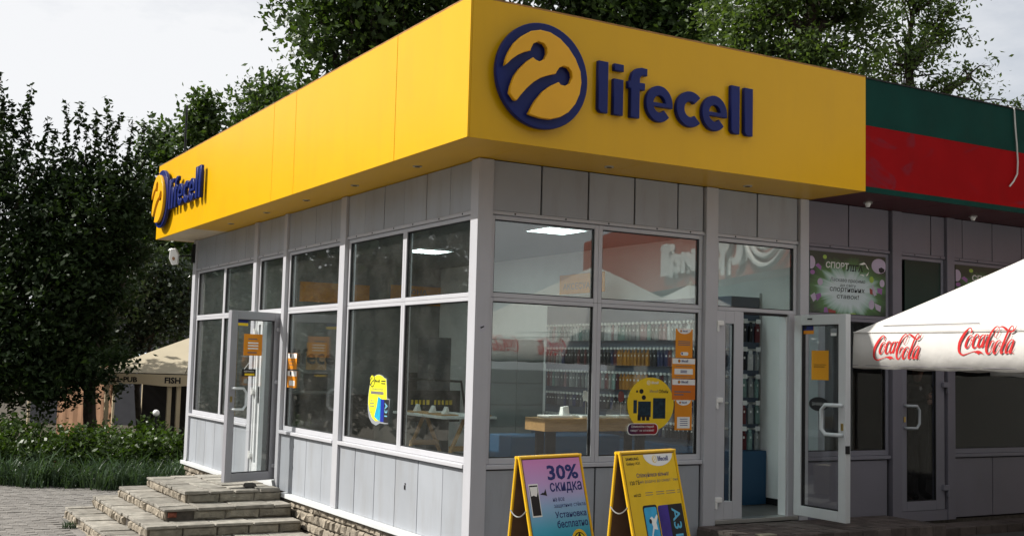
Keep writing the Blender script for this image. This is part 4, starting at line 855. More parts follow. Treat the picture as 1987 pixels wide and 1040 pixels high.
Q_ = onleaf(D1, .115, 1.90, .27, 1.975); o, F_ = notice('door_sticker', 'small blue and yellow sticker at the top of the open side door', 'sticker', Q_, YPRINT); MB().prism(rect(.0, .035, Q_.w, Q_.h), F_, .0003, .0008).build('blue_strip', INKB, o)
# white door: sticker, orange notice, closed sign
def wx(u, v): p = on(u, v, 0, 3.862); return (-.035 - p.y, p.z)
def wq(u0, v0, u1, v1): a = wx(u0, (v0+v1)/2); b = wx(u1, (v0+v1)/2); return onleaf(WF, a[0], wx((u0+u1)/2, v1)[1], b[0], wx((u0+u1)/2, v0)[1])
Q_ = wq(1558, 629, 1579, 648); o, F_ = notice('door_sticker', 'small blue and orange sticker at the top of the open white door', 'sticker', Q_, OPRINT); MB().prism(rect(0, Q_.h*.36, Q_.w, Q_.h), F_, .0003, .0008).build('blue_strip', INKB, o); MB().prism(oval(Q_.w*.25, Q_.h*.68, Q_.h*.2, Q_.h*.2, 14), F_, .0009, .0013).build('printed_emblem', INK, o)
Q_ = wq(1575, 680, 1608, 737); o, F_ = notice('notice', 'plain orange notice with two dark lines on the open white door', 'notice', Q_, mat('amber_print', (.75, .33, .012), .45, var=.04)); text('Користуйтесь', F_, Q_.w*.15, Q_.h*.49, Q_.w*.7, Q_.h*.055, INK, o, .0005, .01); text('маскою', F_, Q_.w*.15, Q_.h*.42, Q_.w*.62, Q_.h*.05, INK, o, .0005, .01)
Q_ = wq(1570, 770, 1607, 797); o = tag(sheet('closed_sign', oval(Q_.w/2, Q_.h/2, Q_.w/2, Q_.h/2, 32), Q_.fr, INK, None, 0, .003), 'oval black sign with white letters on the open white door', 'sign'); text('ЗАЧИНЕНО', Off(Q_.fr, .003) if isinstance(Q_.fr, Frame) else (lambda x, y, d=0.0, f=Q_.fr: f(x, y, d+.003)), Q_.w*.17, Q_.h*.38, Q_.w*.66, Q_.h*.24, mat('grey_letters', (.4, .4, .4), .5), o, .0006, .0)
Q_ = wq(1612, 637, 1624, 652); o, F_ = notice('door_sticker', 'small pale grey sticker high on the open white door', 'sticker', Q_, mat('pale_sticker', (.22, .24, .25), .5)); MB().prism(rect(.004, .004, Q_.w-.004, Q_.h*.4), F_, .0003, .0007).build('white_strip', WPRINT, o)
# corner column sticker remains, small vent mark on the lower panel
o = tag(sheet('torn_sticker', [(0,0),(.03,-.02),(.06,-.01),(.075,.02),(.06,.05),(.03,.045),(.0,.03)], Frame((.04, -.0042, on(934, 637, 1, 0).z - .01), (1,0,0), (0,0,1)), mat('pale_torn_paper', (.45,.45,.5), .8), None, 0, .001), 'torn remains of a sticker on the corner column', 'sticker'); MB().prism([(.01,.02),(.05,.035),(.055,.025),(.02,.008)], Frame((.04, -.0053, on(934, 637, 1, 0).z - .01), (1,0,0), (0,0,1)), .0002, .0006).build('ink_mark', INK, o)
# sports shop posters
PG = mat('dark_green_poster', (.012, .045, .022), .4, var=.75, scale=7); 
def radial(name):
    m = bpy.data.materials.new(name); m.use_nodes = True; t = m.node_tree; N = t.nodes; L = t.links; bs = N['Principled BSDF']; bs.inputs['Roughness'].default_value = .35
    tcn = N.new('ShaderNodeTexCoord'); mp_ = N.new('ShaderNodeMapping'); mp_.inputs['Location'].default_value = (-.5, 0, -.38); L.new(tcn.outputs['Generated'], mp_.inputs[0])
    sx = N.new('ShaderNodeSeparateXYZ'); L.new(mp_.outputs[0], sx.inputs[0]); cb_ = N.new('ShaderNodeCombineXYZ'); L.new(sx.outputs[0], cb_.inputs[0]); L.new(sx.outputs[2], cb_.inputs[1])
    ln = N.new('ShaderNodeVectorMath'); ln.operation = 'LENGTH'; L.new(cb_.outputs[0], ln.inputs[0])
    at = N.new('ShaderNodeMath'); at.operation = 'ARCTAN2'; L.new(sx.outputs[2], at.inputs[0]); L.new(sx.outputs[0], at.inputs[1])
    nz_ = N.new('ShaderNodeTexNoise'); nz_.noise_dimensions = '1D'; nz_.inputs['Scale'].default_value = 3.2; nz_.inputs['Detail'].default_value = 4; L.new(at.outputs[0], nz_.inputs['W'])
    ml = N.new('ShaderNodeMath'); ml.operation = 'MULTIPLY_ADD'; ml.inputs[1].default_value = -.35; L.new(nz_.outputs['Fac'], ml.inputs[0]); L.new(ln.outputs['Value'], ml.inputs[2])
    r = N.new('ShaderNodeValToRGB'); e = r.color_ramp.elements; e[0].position = .06; e[0].color = (.50, .60, .62, 1); e[1].position = .40; e[1].color = (.008, .030, .014, 1)
    q = e.new(.16); q.color = (.30, .46, .40, 1); q = e.new(.24); q.color = (.05, .16, .04, 1); L.new(ml.outputs[0], r.inputs[0]); L.new(r.outputs[0], bs.inputs['Base Color']); return m
RADIAL = radial('green_starburst_print')
def sport_poster(x0, x1, z0, z1, label, full=True):
    fr = Frame((x0, .040, z0), (1, 0, 0), (0, 0, 1)); w, h = x1-x0, z1-z0
    o = tag(sheet('betting_poster', rect(0, 0, w, h), fr, RADIAL, None, 0, .004), label, 'poster', 'green posters over the sports shop'); F_ = Off(fr, .0042)
    P = lambda a, b: ((a-40)/1180*w, (1-(b-30)/940*1.0)*h)
    def blob(poly, m, n): MB().prism([P(*q) for q in poly][::-1], F_, .0003, .0008).build(n, m, o)
    LIL = mat('lilac_print', (.45, .38, .50), .5) if 'lilac_print' not in bpy.data.materials else bpy.data.materials['lilac_print']; LIM = bpy.data.materials.get('lime_print') or mat('lime_print', (.32, .48, .08), .5); PUR = bpy.data.materials.get('purple_print') or mat('purple_print', (.28, .12, .32), .5)
    for cx, cy, rx_, ry_, m in ((1110, 180, 120, 120, LIL), (60, 210, 60, 100, LIL), (265, 110, 30, 32, LIM), (990, 405, 35, 52, LIM), (695, 975, 55, 25, LIM), (195, 500, 40, 55, LIL), (1160, 450, 40, 60, LIL), (990, 800, 45, 75, LIL), (80, 360, 35, 35, PUR)):
        pts = [(min(max(cx + rx_*math.cos(2*math.pi*i/20), 44), 1216), min(max(cy + ry_*math.sin(2*math.pi*i/20), 36), 966)) for i in range(20)]; blob(pts, m, 'printed_ball')
    for pts, m in (([(120,250),(165,215),(215,260),(205,325)], PUR), ([(50,720),(110,670),(150,760),(95,815)], LIL), ([(120,700),(200,670),(215,720),(150,800)], PUR), ([(1010,480),(1075,640),(1030,660),(990,530)], LIL), ([(1080,530),(1165,530),(1155,630),(1085,600)], PUR), ([(960,540),(1005,560),(1010,640),(965,630)], mat('brick_print', (.30,.06,.05), .5)), ([(1040,770),(1145,815),(1130,905),(1060,870)], LIL), ([(255,890),(300,880),(320,965),(250,965)], PUR), ([(320,905),(430,930),(430,966),(325,966)], bpy.data.materials['brick_print'])): blob(pts, m, 'printed_card')
    MB().prism([P(*q) for q in ((1105,215),(1150,195),(1200,225),(1190,265),(1140,290),(1108,262))][::-1], F_, .0009, .0013).build('printed_patch', INK, o)
    if full:
        def tx(s, a, b, c, d, m, bold): p = P(a, d); text(s, F_, p[0], p[1], (c-a)/1180*w, (d-b)/940*h, m, o, .0014, bold, .12)
        tx('СПОРТ', 275, 175, 625, 275, bpy.data.materials.get('pale_letters') or mat('pale_letters', (.62, .64, .62), .5), .03); tx('ЛІГА', 600, 195, 850, 300, INK, .03)
        tx('Ласкаво просимо', 345, 415, 885, 490, INK, .0); tx('до світу', 495, 500, 740, 560, INK, .0); tx('спортивних', 335, 565, 875, 650, INK, .006); tx('ставок!', 445, 665, 785, 735, INK, .006)
        for q in ([(790,180),(870,140),(900,165),(850,182)], [(890,150),(950,250),(915,230)], [(800,340),(860,335),(870,360)], [(905,340),(950,280),(930,340),(905,355)]): MB().prism([P(*z) for z in q][::-1], F_, .0009, .0013).build('printed_star', WPRINT, o)
    return o
sport_poster(4.125, 5.30, 2.155, 2.822, 'green starburst betting poster with white and black headline over the white door')
sport_poster(6.48, 7.95, 2.155, 2.822, 'second green betting poster, half hidden behind the parasol', True)

# ================================================================== INSIDE THE SHOP
def panel_light(x, y, label): 
    o = thing('ceiling_light', label, 'ceiling light', (x, y, 3.15), 'square ceiling lights in the phone shop'); MB().box(x-.27, x+.27, y-.27, y+.27, 3.140, 3.152).build('diffuser', LEDP, o)
    mb = MB(); 
    for q in ((-.29, .29, -.29, -.272), (-.29, .29, .272, .29), (-.29, -.272, -.272, .272), (.272, .29, -.272, .272)): mb.box(x+q[0], x+q[1], y+q[2], y+q[3], 3.132, 3.158)
    mb.build('frame', WHITE, o)
panel_light(2.56, 2.71, 'lit square ceiling light seen at the top of the front window'); panel_light(2.57, 6.27, 'lit square ceiling light seen in the sunlit window near the corner')
for x, y, lb in ((.9, 1.25, 'ceiling light nearest the corner column'), (.9, 2.7, 'ceiling light behind the near sunlit windows'), (.9, 4.5, 'ceiling light inside the middle sunlit window'), (.9, 6.27, 'ceiling light inside the side entrance'), (2.56, 1.2, 'ceiling light right above the oak table'), (.9, 8.0, 'ceiling light in the far corner of the shop')): panel_light(x, y, 'unseen added lit square ' + lb)  # unseen panels added to brighten the shop interior
RACKB = mat('blue_grey_slatwall', (.10, .125, .17), .6, var=.06); CAB = mat('blue_cabinet', (.026, .085, .17), .45, var=.04); HOOK = mat('white_hook_tag', (.72, .72, .70), .5)
rack = thing('accessory_rack', 'long blue grey slatwall rack of phone accessories along the white wall', 'rack', (4.08, 3.0, 0))
MB().box(3.88, 4.318, 1.02, 4.98, .60, 2.35).build('back_board', RACKB, rack)
MB().box(3.66, 4.316, .90, 4.98, .002, .60).build('base_cabinet', CAB, rack)
MB().box(4.30, 4.317, 1.0, 1.018, .6, 2.4).build('edge_trim', CHROME, rack)
ROWS = [2.0, 1.68, 1.37, 1.07, .78]
mb = MB()
for z in ROWS:
    mb.box(3.868, 3.88, 1.05, 4.95, z+.05, z+.075); mb.box(3.90, 4.30, 1.006, 1.02, z+.05, z+.075)
mb.build('hook_rail', CHROME, rack)
for yy in (1.8, 2.6, 3.4, 4.2): MB().box(3.652, 3.66, yy-.004, yy+.004, .03, .58).build('cabinet_joint', BACKING, rack)
hk = MB(); hk.box(-.055, 0, -.004, .004, -.004, .004).box(-.062, -.055, -.02, .02, -.012, .02); hkm = hk.mesh('hook', HOOK)
cc = [('black', (.018, .018, .022)), ('clear', (.26, .28, .28)), ('navy', (.02, .03, .10)), ('pale pink', (.32, .20, .21)), ('dark red', (.11, .02, .025)), ('grey', (.12, .12, .13)), ('mint', (.16, .25, .23)), ('white', (.48, .48, .48)), ('orange', (.45, .19, .02))]
CM_ = {}
def case_mesh(nm, col):
    if nm not in CM_:
        m1 = mat(nm.replace(' ', '_') + '_case', col, .35, var=.12, scale=30, rndv=.3); mb = MB(); mb.box(-.012, .012, -.030, .030, -.20, -.035, 0); mb.box(-.004, .004, -.022, .022, -.034, .008, 0); mb.box(-.0145, -.0125, -.010, .010, -.085, -.062, 1); CM_[nm] = mb.mesh('phone_case', [m1, HOOK])
    return CM_[nm]
ordw = ['top', 'second', 'third', 'fourth', 'lowest']
nh = 0
for r, z in enumerate(ROWS):
    y = 1.10
    while y < 4.9:
        pick = rnd.random()
        if r in (1, 2) and 2.45 < y < 3.15: nm, col = cc[8]
        elif r == 0: nm, col = cc[rnd.choice([1, 1, 5, 3, 6, 7])]
        elif r == 1: nm, col = cc[rnd.choice([0, 4, 5, 0, 1, 2])]
        elif r == 2: nm, col = cc[rnd.choice([3, 1, 0, 6, 4, 5])]
        else: nm, col = cc[rnd.choice([0, 0, 5, 2, 0])]
        o = link('phone_case', case_mesh(nm, col)); o.location = (3.83, y, z + .05); o.rotation_euler = (rnd.uniform(-.05, .05), 0, rnd.uniform(-.35, .35)); s_ = .78 if r > 2 else 1; o.scale = (1, 1, s_)
        zone = 'doorway end' if y < 2.0 else 'near half' if y < 2.9 else 'far half' if y < 4.0 else 'far end'
        tag(o, f'{nm} phone case in the {ordw[r]} row, {zone} of the long rack', 'phone case', 'packaged phone cases hanging on the rack')
        h = link('hook', hkm, rack); h.location = (3.868, y, z + .062); nh += 1
        y += rnd.uniform(.066, .088)
for r, z in enumerate(ROWS):
    for k in range(4):
        nm, col = rnd.choice([cc[0], cc[1], cc[7], cc[7], cc[4], cc[6], cc[1]]) if not (r == 4 and k == 1) else cc[4]
        o = link('phone_case', case_mesh(nm, col)); o.location = (3.93 + k*.098, .965, z + .05); o.rotation_euler = (0, rnd.uniform(-.08, .08), math.pi/2 + rnd.uniform(-.5, .5)); o.scale = (1, 1, 1.1)
        tag(o, f'{nm} phone case on the {ordw[r]} hooks at the rack end by the doorway', 'phone case', 'packaged phone cases hanging on the rack')
        if k in (1, 3):
            h = link('hook', hkm, rack); h.location = (3.93 + k*.098, 1.004, z + .062); h.rotation_euler = (0, 0, math.pi/2); h.scale = (1, 1.6, 1.6)
# demo table by the front window
dt = thing('demo_table', 'oak topped demonstration table right behind the front window', 'table', (1.7, .8, 0))
MB().box(1.14, 2.55, .60, .98, .855, .982).build('table_top', WOOD, dt, .004)
for x in (1.2, 2.3): MB().box(x, x+.11, .66, .69, .0, .854).build('leg', BLACK, dt); MB().box(x+.02, x+.11, .88, .91, 0, .854).build('leg', BLACK, dt)
for k, x in enumerate((1.22, 1.62, 2.06)):
    o = tag(MB().box(x, x+.3, .66, .88, .984, 1.008).build('display_tray', WPRINT, None, .004), ['leftmost', 'middle', 'rightmost'][k] + ' flat white display tray on the oak table', 'tray', 'white display trays on the oak table')
o = tag(MB().hexa([(1.44,.74,1.009),(1.52,.74,1.009),(1.52,.82,1.009),(1.44,.82,1.009)], [(1.45,.76,1.09),(1.52,.76,1.10),(1.52,.81,1.10),(1.45,.81,1.09)]).build('phone_stand', WPRINT, None, .004), 'small white block stand on the left tray of the oak table', 'stand')
def tagflag(x, col, rad, label, lob):
    t = thing('price_topper', label, 'price sign', (x, .78, 1.009)); MB().tube([(x, .78, 1.009), (x, .78, 1.16)], .004, 6).build('stem', CHROME, t)
    MB().prism(lob, Frame((x, .777, 1.20), (1, 0, 0), (0, 0, 1)), 0, .006).build('card', col, t)
tagflag(1.74, WPRINT, .04, 'white splash shaped card on a stem over the oak table', [(-.03,-.05),(.0,-.04),(.012,-.06),(.03,-.03),(.045,.0),(.02,.04),(-.01,.06),(-.035,.05),(-.03,.02),(-.045,.0)])
tagflag(2.18, mat('dull_red_print', (.35, .05, .04), .5), .035, 'round red tag on a stem over the oak table', oval(0, 0, .038, .058, 18))
# blue counter and cartons behind the table
o = tag(MB().box(1.7, 3.2, 2.2, 2.7, .002, .70).build('blue_counter', CAB, None, .01), 'low blue counter behind the oak table', 'counter')
for k, (x, y, w_, h_) in enumerate(((1.0, 1.15, .42, .42), (1.62, 1.25, .36, .36), (2.62, 1.2, .5, .40))):
    o = tag(MB().box(x, x+w_, y, y+.35, .002, h_).build('carton', mat('beige_carton', (.42, .35, .25), .8) if k == 0 else bpy.data.materials['beige_carton'], None, .006), ['beige carton under the left end of the oak table', 'middle beige carton under the oak table', 'wide beige carton under the right end of the oak table'][k], 'box', 'cartons on the shop floor'); MB().box(x+.14, x+.26, y-.004, y-.001, h_*.62, h_*.70).build('hand_hole', BACKING, o)
cbt = thing('storage_cabinet', 'tall grey green cabinet of drawers at the end of the rack', 'cabinet', (3.3, 5.2, 0)); GG = mat('grey_green_drawer', (.22, .26, .25), .5)
MB().box(2.95, 3.85, 5.0, 5.5, .002, 1.86).build('carcass', GG, cbt)
for i in range(2):
    for j in range(6): MB().box(2.96+i*.445, 2.96+i*.445+.435, 4.98, 4.999, .03+j*.305, .03+j*.305+.295).build('drawer_front', GG, cbt, .003)
# sunlit-side table with phone stands
tb = thing('display_table', 'white topped table on wooden trestle legs behind the sunlit window', 'table', (2.6, 5.7, 0))
MB().box(2.2, 3.05, 4.9, 6.5, .745, .78).build('table_top', WPRINT, tb, .004)
for y in (5.05, 6.3):
    MB().tube([(2.62, y, .74), (2.28, y, 0)], .03, 8).build('leg', WOOD, tb); MB().tube([(2.64, y, .74), (2.98, y, 0)], .03, 8).build('leg', WOOD, tb); MB().box(2.40, 2.86, y-.02, y+.02, .30, .37).build('brace', WOOD, tb)
for k, y in enumerate((6.1, 5.6, 5.2)):
    o = thing('phone_holder', ['far', 'middle', 'near'][k] + ' white phone holder on its oak block along the trestle table', 'phone holder', (2.35, y, .78), 'phone holders on the trestle table'); MB().box(2.26, 2.52, y-.16, y+.16, .782, .80).build('block', WOOD, o); MB().hexa([(2.36,y-.05,.80),(2.44,y-.05,.80),(2.44,y+.05,.80),(2.36,y+.05,.80)], [(2.40,y-.04,.90),(2.42,y-.04,.90),(2.42,y+.04,.90),(2.40,y+.04,.90)]).build('stand', WPRINT, o)
o = thing('phone_holder', 'white phone holder at the table end nearest the corner column', 'phone holder', (2.85, 5.0, .78), 'phone holders on the trestle table'); MB().box(2.72, 2.98, 4.93, 5.2, .782, .80).build('block', WOOD, o); MB().box(2.82, 2.88, 5.0, 5.06, .80, .90).build('stand', WPRINT, o)
ds = thing('display_stand', 'black counter display with yellow lettering behind the trestle table', 'display', (2.9, 6.2, .78)); MB().box(2.5, 3.5, 6.86, 6.92, .60, 1.08).build('panel', BLACK, ds)
MB().tube([(2.45, 6.84, .6), (2.6, 6.84, 1.25), (3.5, 6.84, 1.22), (3.62, 6.84, .6)], .022, 8).build('frame', BLACK, ds)
for k in range(11):
    if k != 5: MB().box(2.66+k*.065, 2.66+k*.065+rnd.uniform(.03, .05), 6.85, 6.858, .86, .93).build('yellow_letter', YPRINT, ds)
tv = thing('wall_screen', 'dark flat screen on the back wall near the corner column', 'screen', (4.0, 9.2, 1.2)); MB().box(3.75, 4.3, 9.22, 9.29, .95, 1.32).build('screen', BLACK, tv)
def hang(fr, w, h, body, label, tx):
    o = tag(sheet('hanging_board', rect(0, 0, w, h), fr, OPRINT, None, 0, .012), label, 'sign', 'orange department boards hung inside the shop')
    if body: text(body, Off(fr, .0125), tx[0], tx[1], tx[2], tx[3], INKG, o, .001, .01)
hang(Frame((3.86, 4.62, 2.50), (0, -1, 0), (0, 0, 1)), 1.1, .27, 'АКСЕСУАР', 'orange board with dark capitals hung above the accessory rack', (.10, .06, .75, .09))
hang(Frame((3.35, 9.28, 2.50), (1, 0, 0), (0, 0, 1)), .97, .33, 'ЗОНА', 'orange board with one short word on the back wall', (.30, .18, .40, .09))
hang(Frame((1.70, 9.28, 2.46), (1, 0, 0), (0, 0, 1)), 1.25, .33, '', 'blank orange board on the back wall left of the lettered one', None)
o = tag(sheet('orange_sheet', rect(0, 0, .36, .45), Frame((1.86, 9.28, 1.33), (1, 0, 0), (0, 0, 1)), mat('faded_orange', (.50, .27, .10), .6), None, 0, .004), 'faded orange sheet behind the dark lettering on the back wall', 'poster')
o = thing('wall_lettering', 'dark lettering fixed on the back wall, seen through the side window', 'sign', (1.9, 9.28, 1.5)); text('lifecell', Frame((1.62, 9.265, 1.42), (1, 0, 0), (0, 0, 1)), 0, 0, .88, .26, INK, o, .002, .02, name='letters')
dk = thing('cash_desk', 'dark desk with a framed screen against the back wall', 'desk', (1.9, 8.6, 0)); MB().box(1.3, 2.7, 8.3, 8.9, .002, .95).build('desk', BLACK, dk); MB().box(1.55, 1.95, 8.5, 8.54, 1.0, 1.28).build('screen', BLACK, dk); MB().box(2.18, 2.24, 8.25, 8.27, .3, .95).build('pale_post', WPRINT, dk)
o = tag(MB().box(3.2, 3.6, 7.4, 7.8, .002, 1.9).build('dark_cupboard', DARKWALL, None, .01), 'dark cupboard standing deep in the phone shop', 'cupboard')
o = tag(MB().box(.42, .47, 8.55, 8.60, .6, 1.9).build('wooden_post', WOOD, None), 'slim orange wooden post behind the farthest side window', 'post')
# curtain and person in the sports shop
cu = MB(); n = 40
for i in range(n+1):
    x = 4.55 + .62*i/n; y = .42 + .045*math.sin(i*1.05) + .02*math.sin(i*2.7); cu.v += [(x + .06*math.sin(i*.4), y, .3), (x, y, 2.1)]
for i in range(n): cu.f.append((2*i, 2*i+2, 2*i+3, 2*i+1)); cu.m.append(0)
o = tag(cu.build('curtain', mat('grey_curtain', (.30, .30, .30), .9), None, smooth=True), 'grey pleated curtain behind the window right of the white door', 'curtain'); so = o.modifiers.new('cloth', 'SOLIDIFY'); so.thickness = .004
def skin(name, joints, edges, root, m, parent, sub=2):
    me = bpy.data.meshes.new(name); me.from_pydata([j[0] for j in joints], edges, []); me.materials.append(m); o = link(name, me, parent)
    md = o.modifiers.new('skin', 'SKIN'); md.use_smooth_shade = True
    for v, j in zip(me.skin_vertices[0].data, joints): v.radius = j[1] if isinstance(j[1], tuple) else (j[1], j[1])
    me.skin_vertices[0].data[root].use_root = True
    s = o.modifiers.new('sub', 'SUBSURF'); s.levels = sub; s.render_levels = sub; return o
px, py = 6.88, .95; zf = -.06
pe = thing('person', 'person in black clothes with folded arms behind the dark glass door', 'person', (px, py, zf))
SKINM = mat('skin', (.48, .26, .17), .5, var=.05); CLO = mat('black_clothes', (.014, .014, .016), .85)
J = [((px,py,zf+.95),(.15,.10)),((px,py,zf+1.15),(.145,.10)),((px,py,zf+1.35),(.165,.11)),((px,py,zf+1.48),(.07,.06)),
     ((px-.20,py,zf+1.42),.065),((px-.25,py-.02,zf+1.22),.05),((px-.05,py-.17,zf+1.28),.04),((px+.20,py,zf+1.42),.065),((px+.25,py-.03,zf+1.21),.05),((px+.06,py-.20,zf+1.24),.04),
     ((px-.09,py,zf+.88),.09),((px-.10,py-.01,zf+.5),.06),((px-.11,py+.02,zf+.09),.045),((px-.12,py-.12,zf+.04),(.045,.035)),((px+.09,py,zf+.88),.09),((px+.10,py-.01,zf+.5),.06),((px+.11,py+.02,zf+.09),.045),((px+.12,py-.12,zf+.04),(.045,.035))]
skin('clothed_body', J, [(0,1),(1,2),(2,3),(2,4),(4,5),(5,6),(2,7),(7,8),(8,9),(0,10),(10,11),(11,12),(12,13),(0,14),(14,15),(15,16),(16,17)], 0, CLO, pe)
hd = skin('head', [((px,py,zf+1.47),(.05,.05)),((px,py-.01,zf+1.56),(.055,.06)),((px,py-.02,zf+1.64),(.075,.09)),((px,py-.01,zf+1.73),(.068,.08)),((px,py-.105,zf+1.635),.014)], [(0,1),(1,2),(2,3),(2,4)], 0, SKINM, pe)
skin('hair', [((px,py+.02,zf+1.66),(.075,.07)),((px,py+.005,zf+1.75),(.074,.078))], [(0,1)], 0, mat('dark_hair', (.02, .014, .01), .6), pe)
def hand(w, dirx, name):
    d = dirx; jn = [((w[0], w[1], w[2]), (.026, .022)), ((w[0]+d*.07, w[1]-.01, w[2]+.006), (.036, .018))]; ed = [(0, 1)]
    for k, (dz, ln) in enumerate(((.026, .075), (.010, .085), (-.006, .08), (-.022, .062))):
        b = len(jn); jn += [((w[0]+d*(.08+ln*.45), w[1]-.016, w[2]+.006+dz), .0095), ((w[0]+d*(.08+ln), w[1]-.004, w[2]+dz), .0085)]; ed += [(1, b), (b, b+1)]
    b = len(jn); jn += [((w[0]+d*.045, w[1]-.02, w[2]+.045), .011), ((w[0]+d*.075, w[1]-.026, w[2]+.062), .0095)]; ed += [(0, b), (b, b+1)]
    skin(name, jn, ed, 0, SKINM, pe)
hand((px-.06, py-.20, zf+1.295), 1, 'hand'); hand((px+.07, py-.235, zf+1.23), -1, 'hand')
text('★', Frame((px-.12, py-.118, zf+1.30), (1, 0, 0), (0, 0, 1)), 0, 0, .05, .05, WPRINT, pe, .0) if False else MB().prism([(.035*(1 if i % 2 else .42)*math.cos(math.radians(36*i+18)), .035*(1 if i % 2 else .42)*math.sin(math.radians(36*i+18))) for i in range(10)], Frame((px-.08, py-.128, zf+1.40), (1, 0, 0), (0, 0, 1)), 0, .003).build('chest_badge', WPRINT, pe)

# ================================================================== STREET OPPOSITE (seen in the shop's glass)
def mir(u, v, d): p = at_depth(u, v, d); return Vector((p.x, .12 - p.y, p.z))
TERRA = mat('terracotta_facade', (.42, .095, .05), .6, var=.06); BEIGE = mat('pale_stone_facade', (.48, .43, .34), .8, var=.08); GREYF = mat('grey_canopy', (.30, .29, .26), .8, var=.06)
A_, B_ = mir(1133, 520, 40), mir(1720, 520, 19.5); A_.z = B_.z = 0; rd = (B_ - A_).normalized(); rl = (B_ - A_).length; rn = Vector((-rd.y, rd.x, 0)); rn = rn if rn.x > 0 else -rn      # rn points away from the street
rb = thing('red_fronted_building', 'terracotta fronted restaurant across the street with raised white letters', 'building', A_)
def slab_along(x0, x1, d0, d1, z0, z1, m, name, parent):
    q = [A_ + rd*x0 + rn*d0, A_ + rd*x1 + rn*d0, A_ + rd*x1 + rn*d1, A_ + rd*x0 + rn*d1]
    return MB().hexa([(p.x, p.y, z0) for p in q], [(p.x, p.y, z1) for p in q]).build(name, m, parent)
slab_along(0, rl, 0, 6, 3.6, 5.75, TERRA, 'facade_band', rb); slab_along(.3, rl-.2, .8, 6, -.6, 3.6, GREYF, 'ground_floor_wall', rb)
for k in range(5): slab_along(1.5+k*3.6, 3.6+k*3.6, .75, .8, .4, 2.9, BACKING, 'window', rb)
RFm = Frame(A_ - rn*.02 + Vector((0, 0, 4.2)), rd, (0, 0, 1))
WL = mat('white_raised_letter', (.78, .78, .76), .5)
def rl_pos(u): # position along the facade of a reflected picture column
    lo, hi = 0, rl
    for _ in range(40):
        m = (lo+hi)/2; p = A_ + rd*m; q = Vector((p.x, .12-p.y, 1.5)) - CAM; c = CM.transposed() @ q; uu = 993.5 + FPX*c.x/-c.z
        if uu < u: lo = m
        else: hi = m
    return lo
sg_ = -1 if RFm.n.dot(rn) > 0 else 1
def rlet(body, u0, u1, z0, z1):
    a, b = rl_pos(u0), rl_pos(u1); co, fs = text_mesh(body, .05); lo = co.min(0); hi = co.max(0); q = (co-lo)/np.maximum(hi-lo, 1e-6); mb = MB()
    mb.add([RFm(a+(b-a)*x, z0-4.2+(z1-z0)*y, sg_*.16) for x, y, _ in q], fs); n = len(mb.v); mb.add([RFm(a+(b-a)*x, z0-4.2+(z1-z0)*y, sg_*.02) for x, y, _ in q], [f[::-1] for f in fs])
    mb.build('raised_letter', WL, rb)
rlet('і', 1292, 1311, 3.92, 4.80); rlet('р', 1310, 1332, 3.84, 4.46); rlet('N', 1333, 1362, 3.90, 4.46); rlet('д', 1372, 1400, 3.86, 4.50); rlet('Y', 1400, 1432, 3.66, 4.62); rlet('J', 1432, 1455, 3.84, 4.75)
mb = MB()
for k, r_ in enumerate((.95, .75, .58)):
    a = rl_pos(1500); mb.tube([RFm(a + r_*1.3*math.cos(math.radians(t)), .45 + r_*math.sin(math.radians(t)), sg_*.12) for t in range(170, 372, 10)], .06, 6)
mb.build('curled_ornament', WL, rb)
pb = thing('pale_building', 'pale stone building with cornice and windows far across the street', 'building', (-1, -34, -.5))
MB().box(-14, 6.0, -44, -40, -.6, 10.5).build('wall', BEIGE, pb); MB().box(-14.3, 6.3, -39.98, -39.4, 9.6, 10.2).build('cornice', BEIGE, pb); MB().box(-14.2, 6.2, -39.98, -39.7, 5.2, 5.5).build('cornice', BEIGE, pb)
for i in range(8):
    for z in (1.0, 6.4): MB().box(-13+i*2.4, -11.8+i*2.4, -39.99, -39.9, z, z+2).build('window', mat('dark_window', (.03, .035, .04), .2) if 'dark_window' not in bpy.data.materials else bpy.data.materials['dark_window'], pb)

# ================================================================== PLANTS
def leaves(centers, radii, per, size, seed, asp=.55, up=.35, flat=1.0):
    r = np.random.default_rng(seed); n = len(centers)*per
    c = np.repeat(np.asarray(centers, float), per, 0); rr = np.repeat(np.asarray(radii, float), per)[:, None]
    p = c + r.normal(0, .5, (n, 3)) * rr * np.array([1, 1, flat])
    nrm = r.normal(0, 1, (n, 3)); nrm[:, 2] = np.abs(nrm[:, 2]) + up; nrm /= np.linalg.norm(nrm, axis=1)[:, None]
    t = r.normal(0, 1, (n, 3)); t[:, 2] -= .5; t -= nrm*(t*nrm).sum(1)[:, None]; t /= np.linalg.norm(t, axis=1)[:, None]; b = np.cross(nrm, t)
    l = size*r.uniform(.5, 1.45, n)[:, None]; w = l*asp
    v = np.empty((n, 4, 3)); v[:, 0] = p - t*l*.5; v[:, 1] = p + b*w*.5 - nrm*l*.08 - t*l*.05; v[:, 2] = p + t*l*.5 - nrm*l*.06; v[:, 3] = p - b*w*.5 - nrm*l*.08 - t*l*.05
    return v.reshape(-1, 3)
def leaf_object(name, v, m, parent):
    n = len(v)//4; me = bpy.data.meshes.new(name); me.vertices.add(len(v)); me.vertices.foreach_set('co', v.astype(np.float32).ravel())
    me.loops.add(4*n); me.loops.foreach_set('vertex_index', np.arange(4*n, dtype=np.int32)); me.polygons.add(n)
    me.polygons.foreach_set('loop_start', np.arange(0, 4*n, 4, dtype=np.int32)); me.polygons.foreach_set('loop_total', np.full(n, 4, dtype=np.int32)); me.materials.append(m); me.update(); me.validate()
    return link(name, me, parent)
BARK = mat('dark_bark', (.045, .036, .028), .95, var=.35, scale=10, bump=.6, bscale=20)
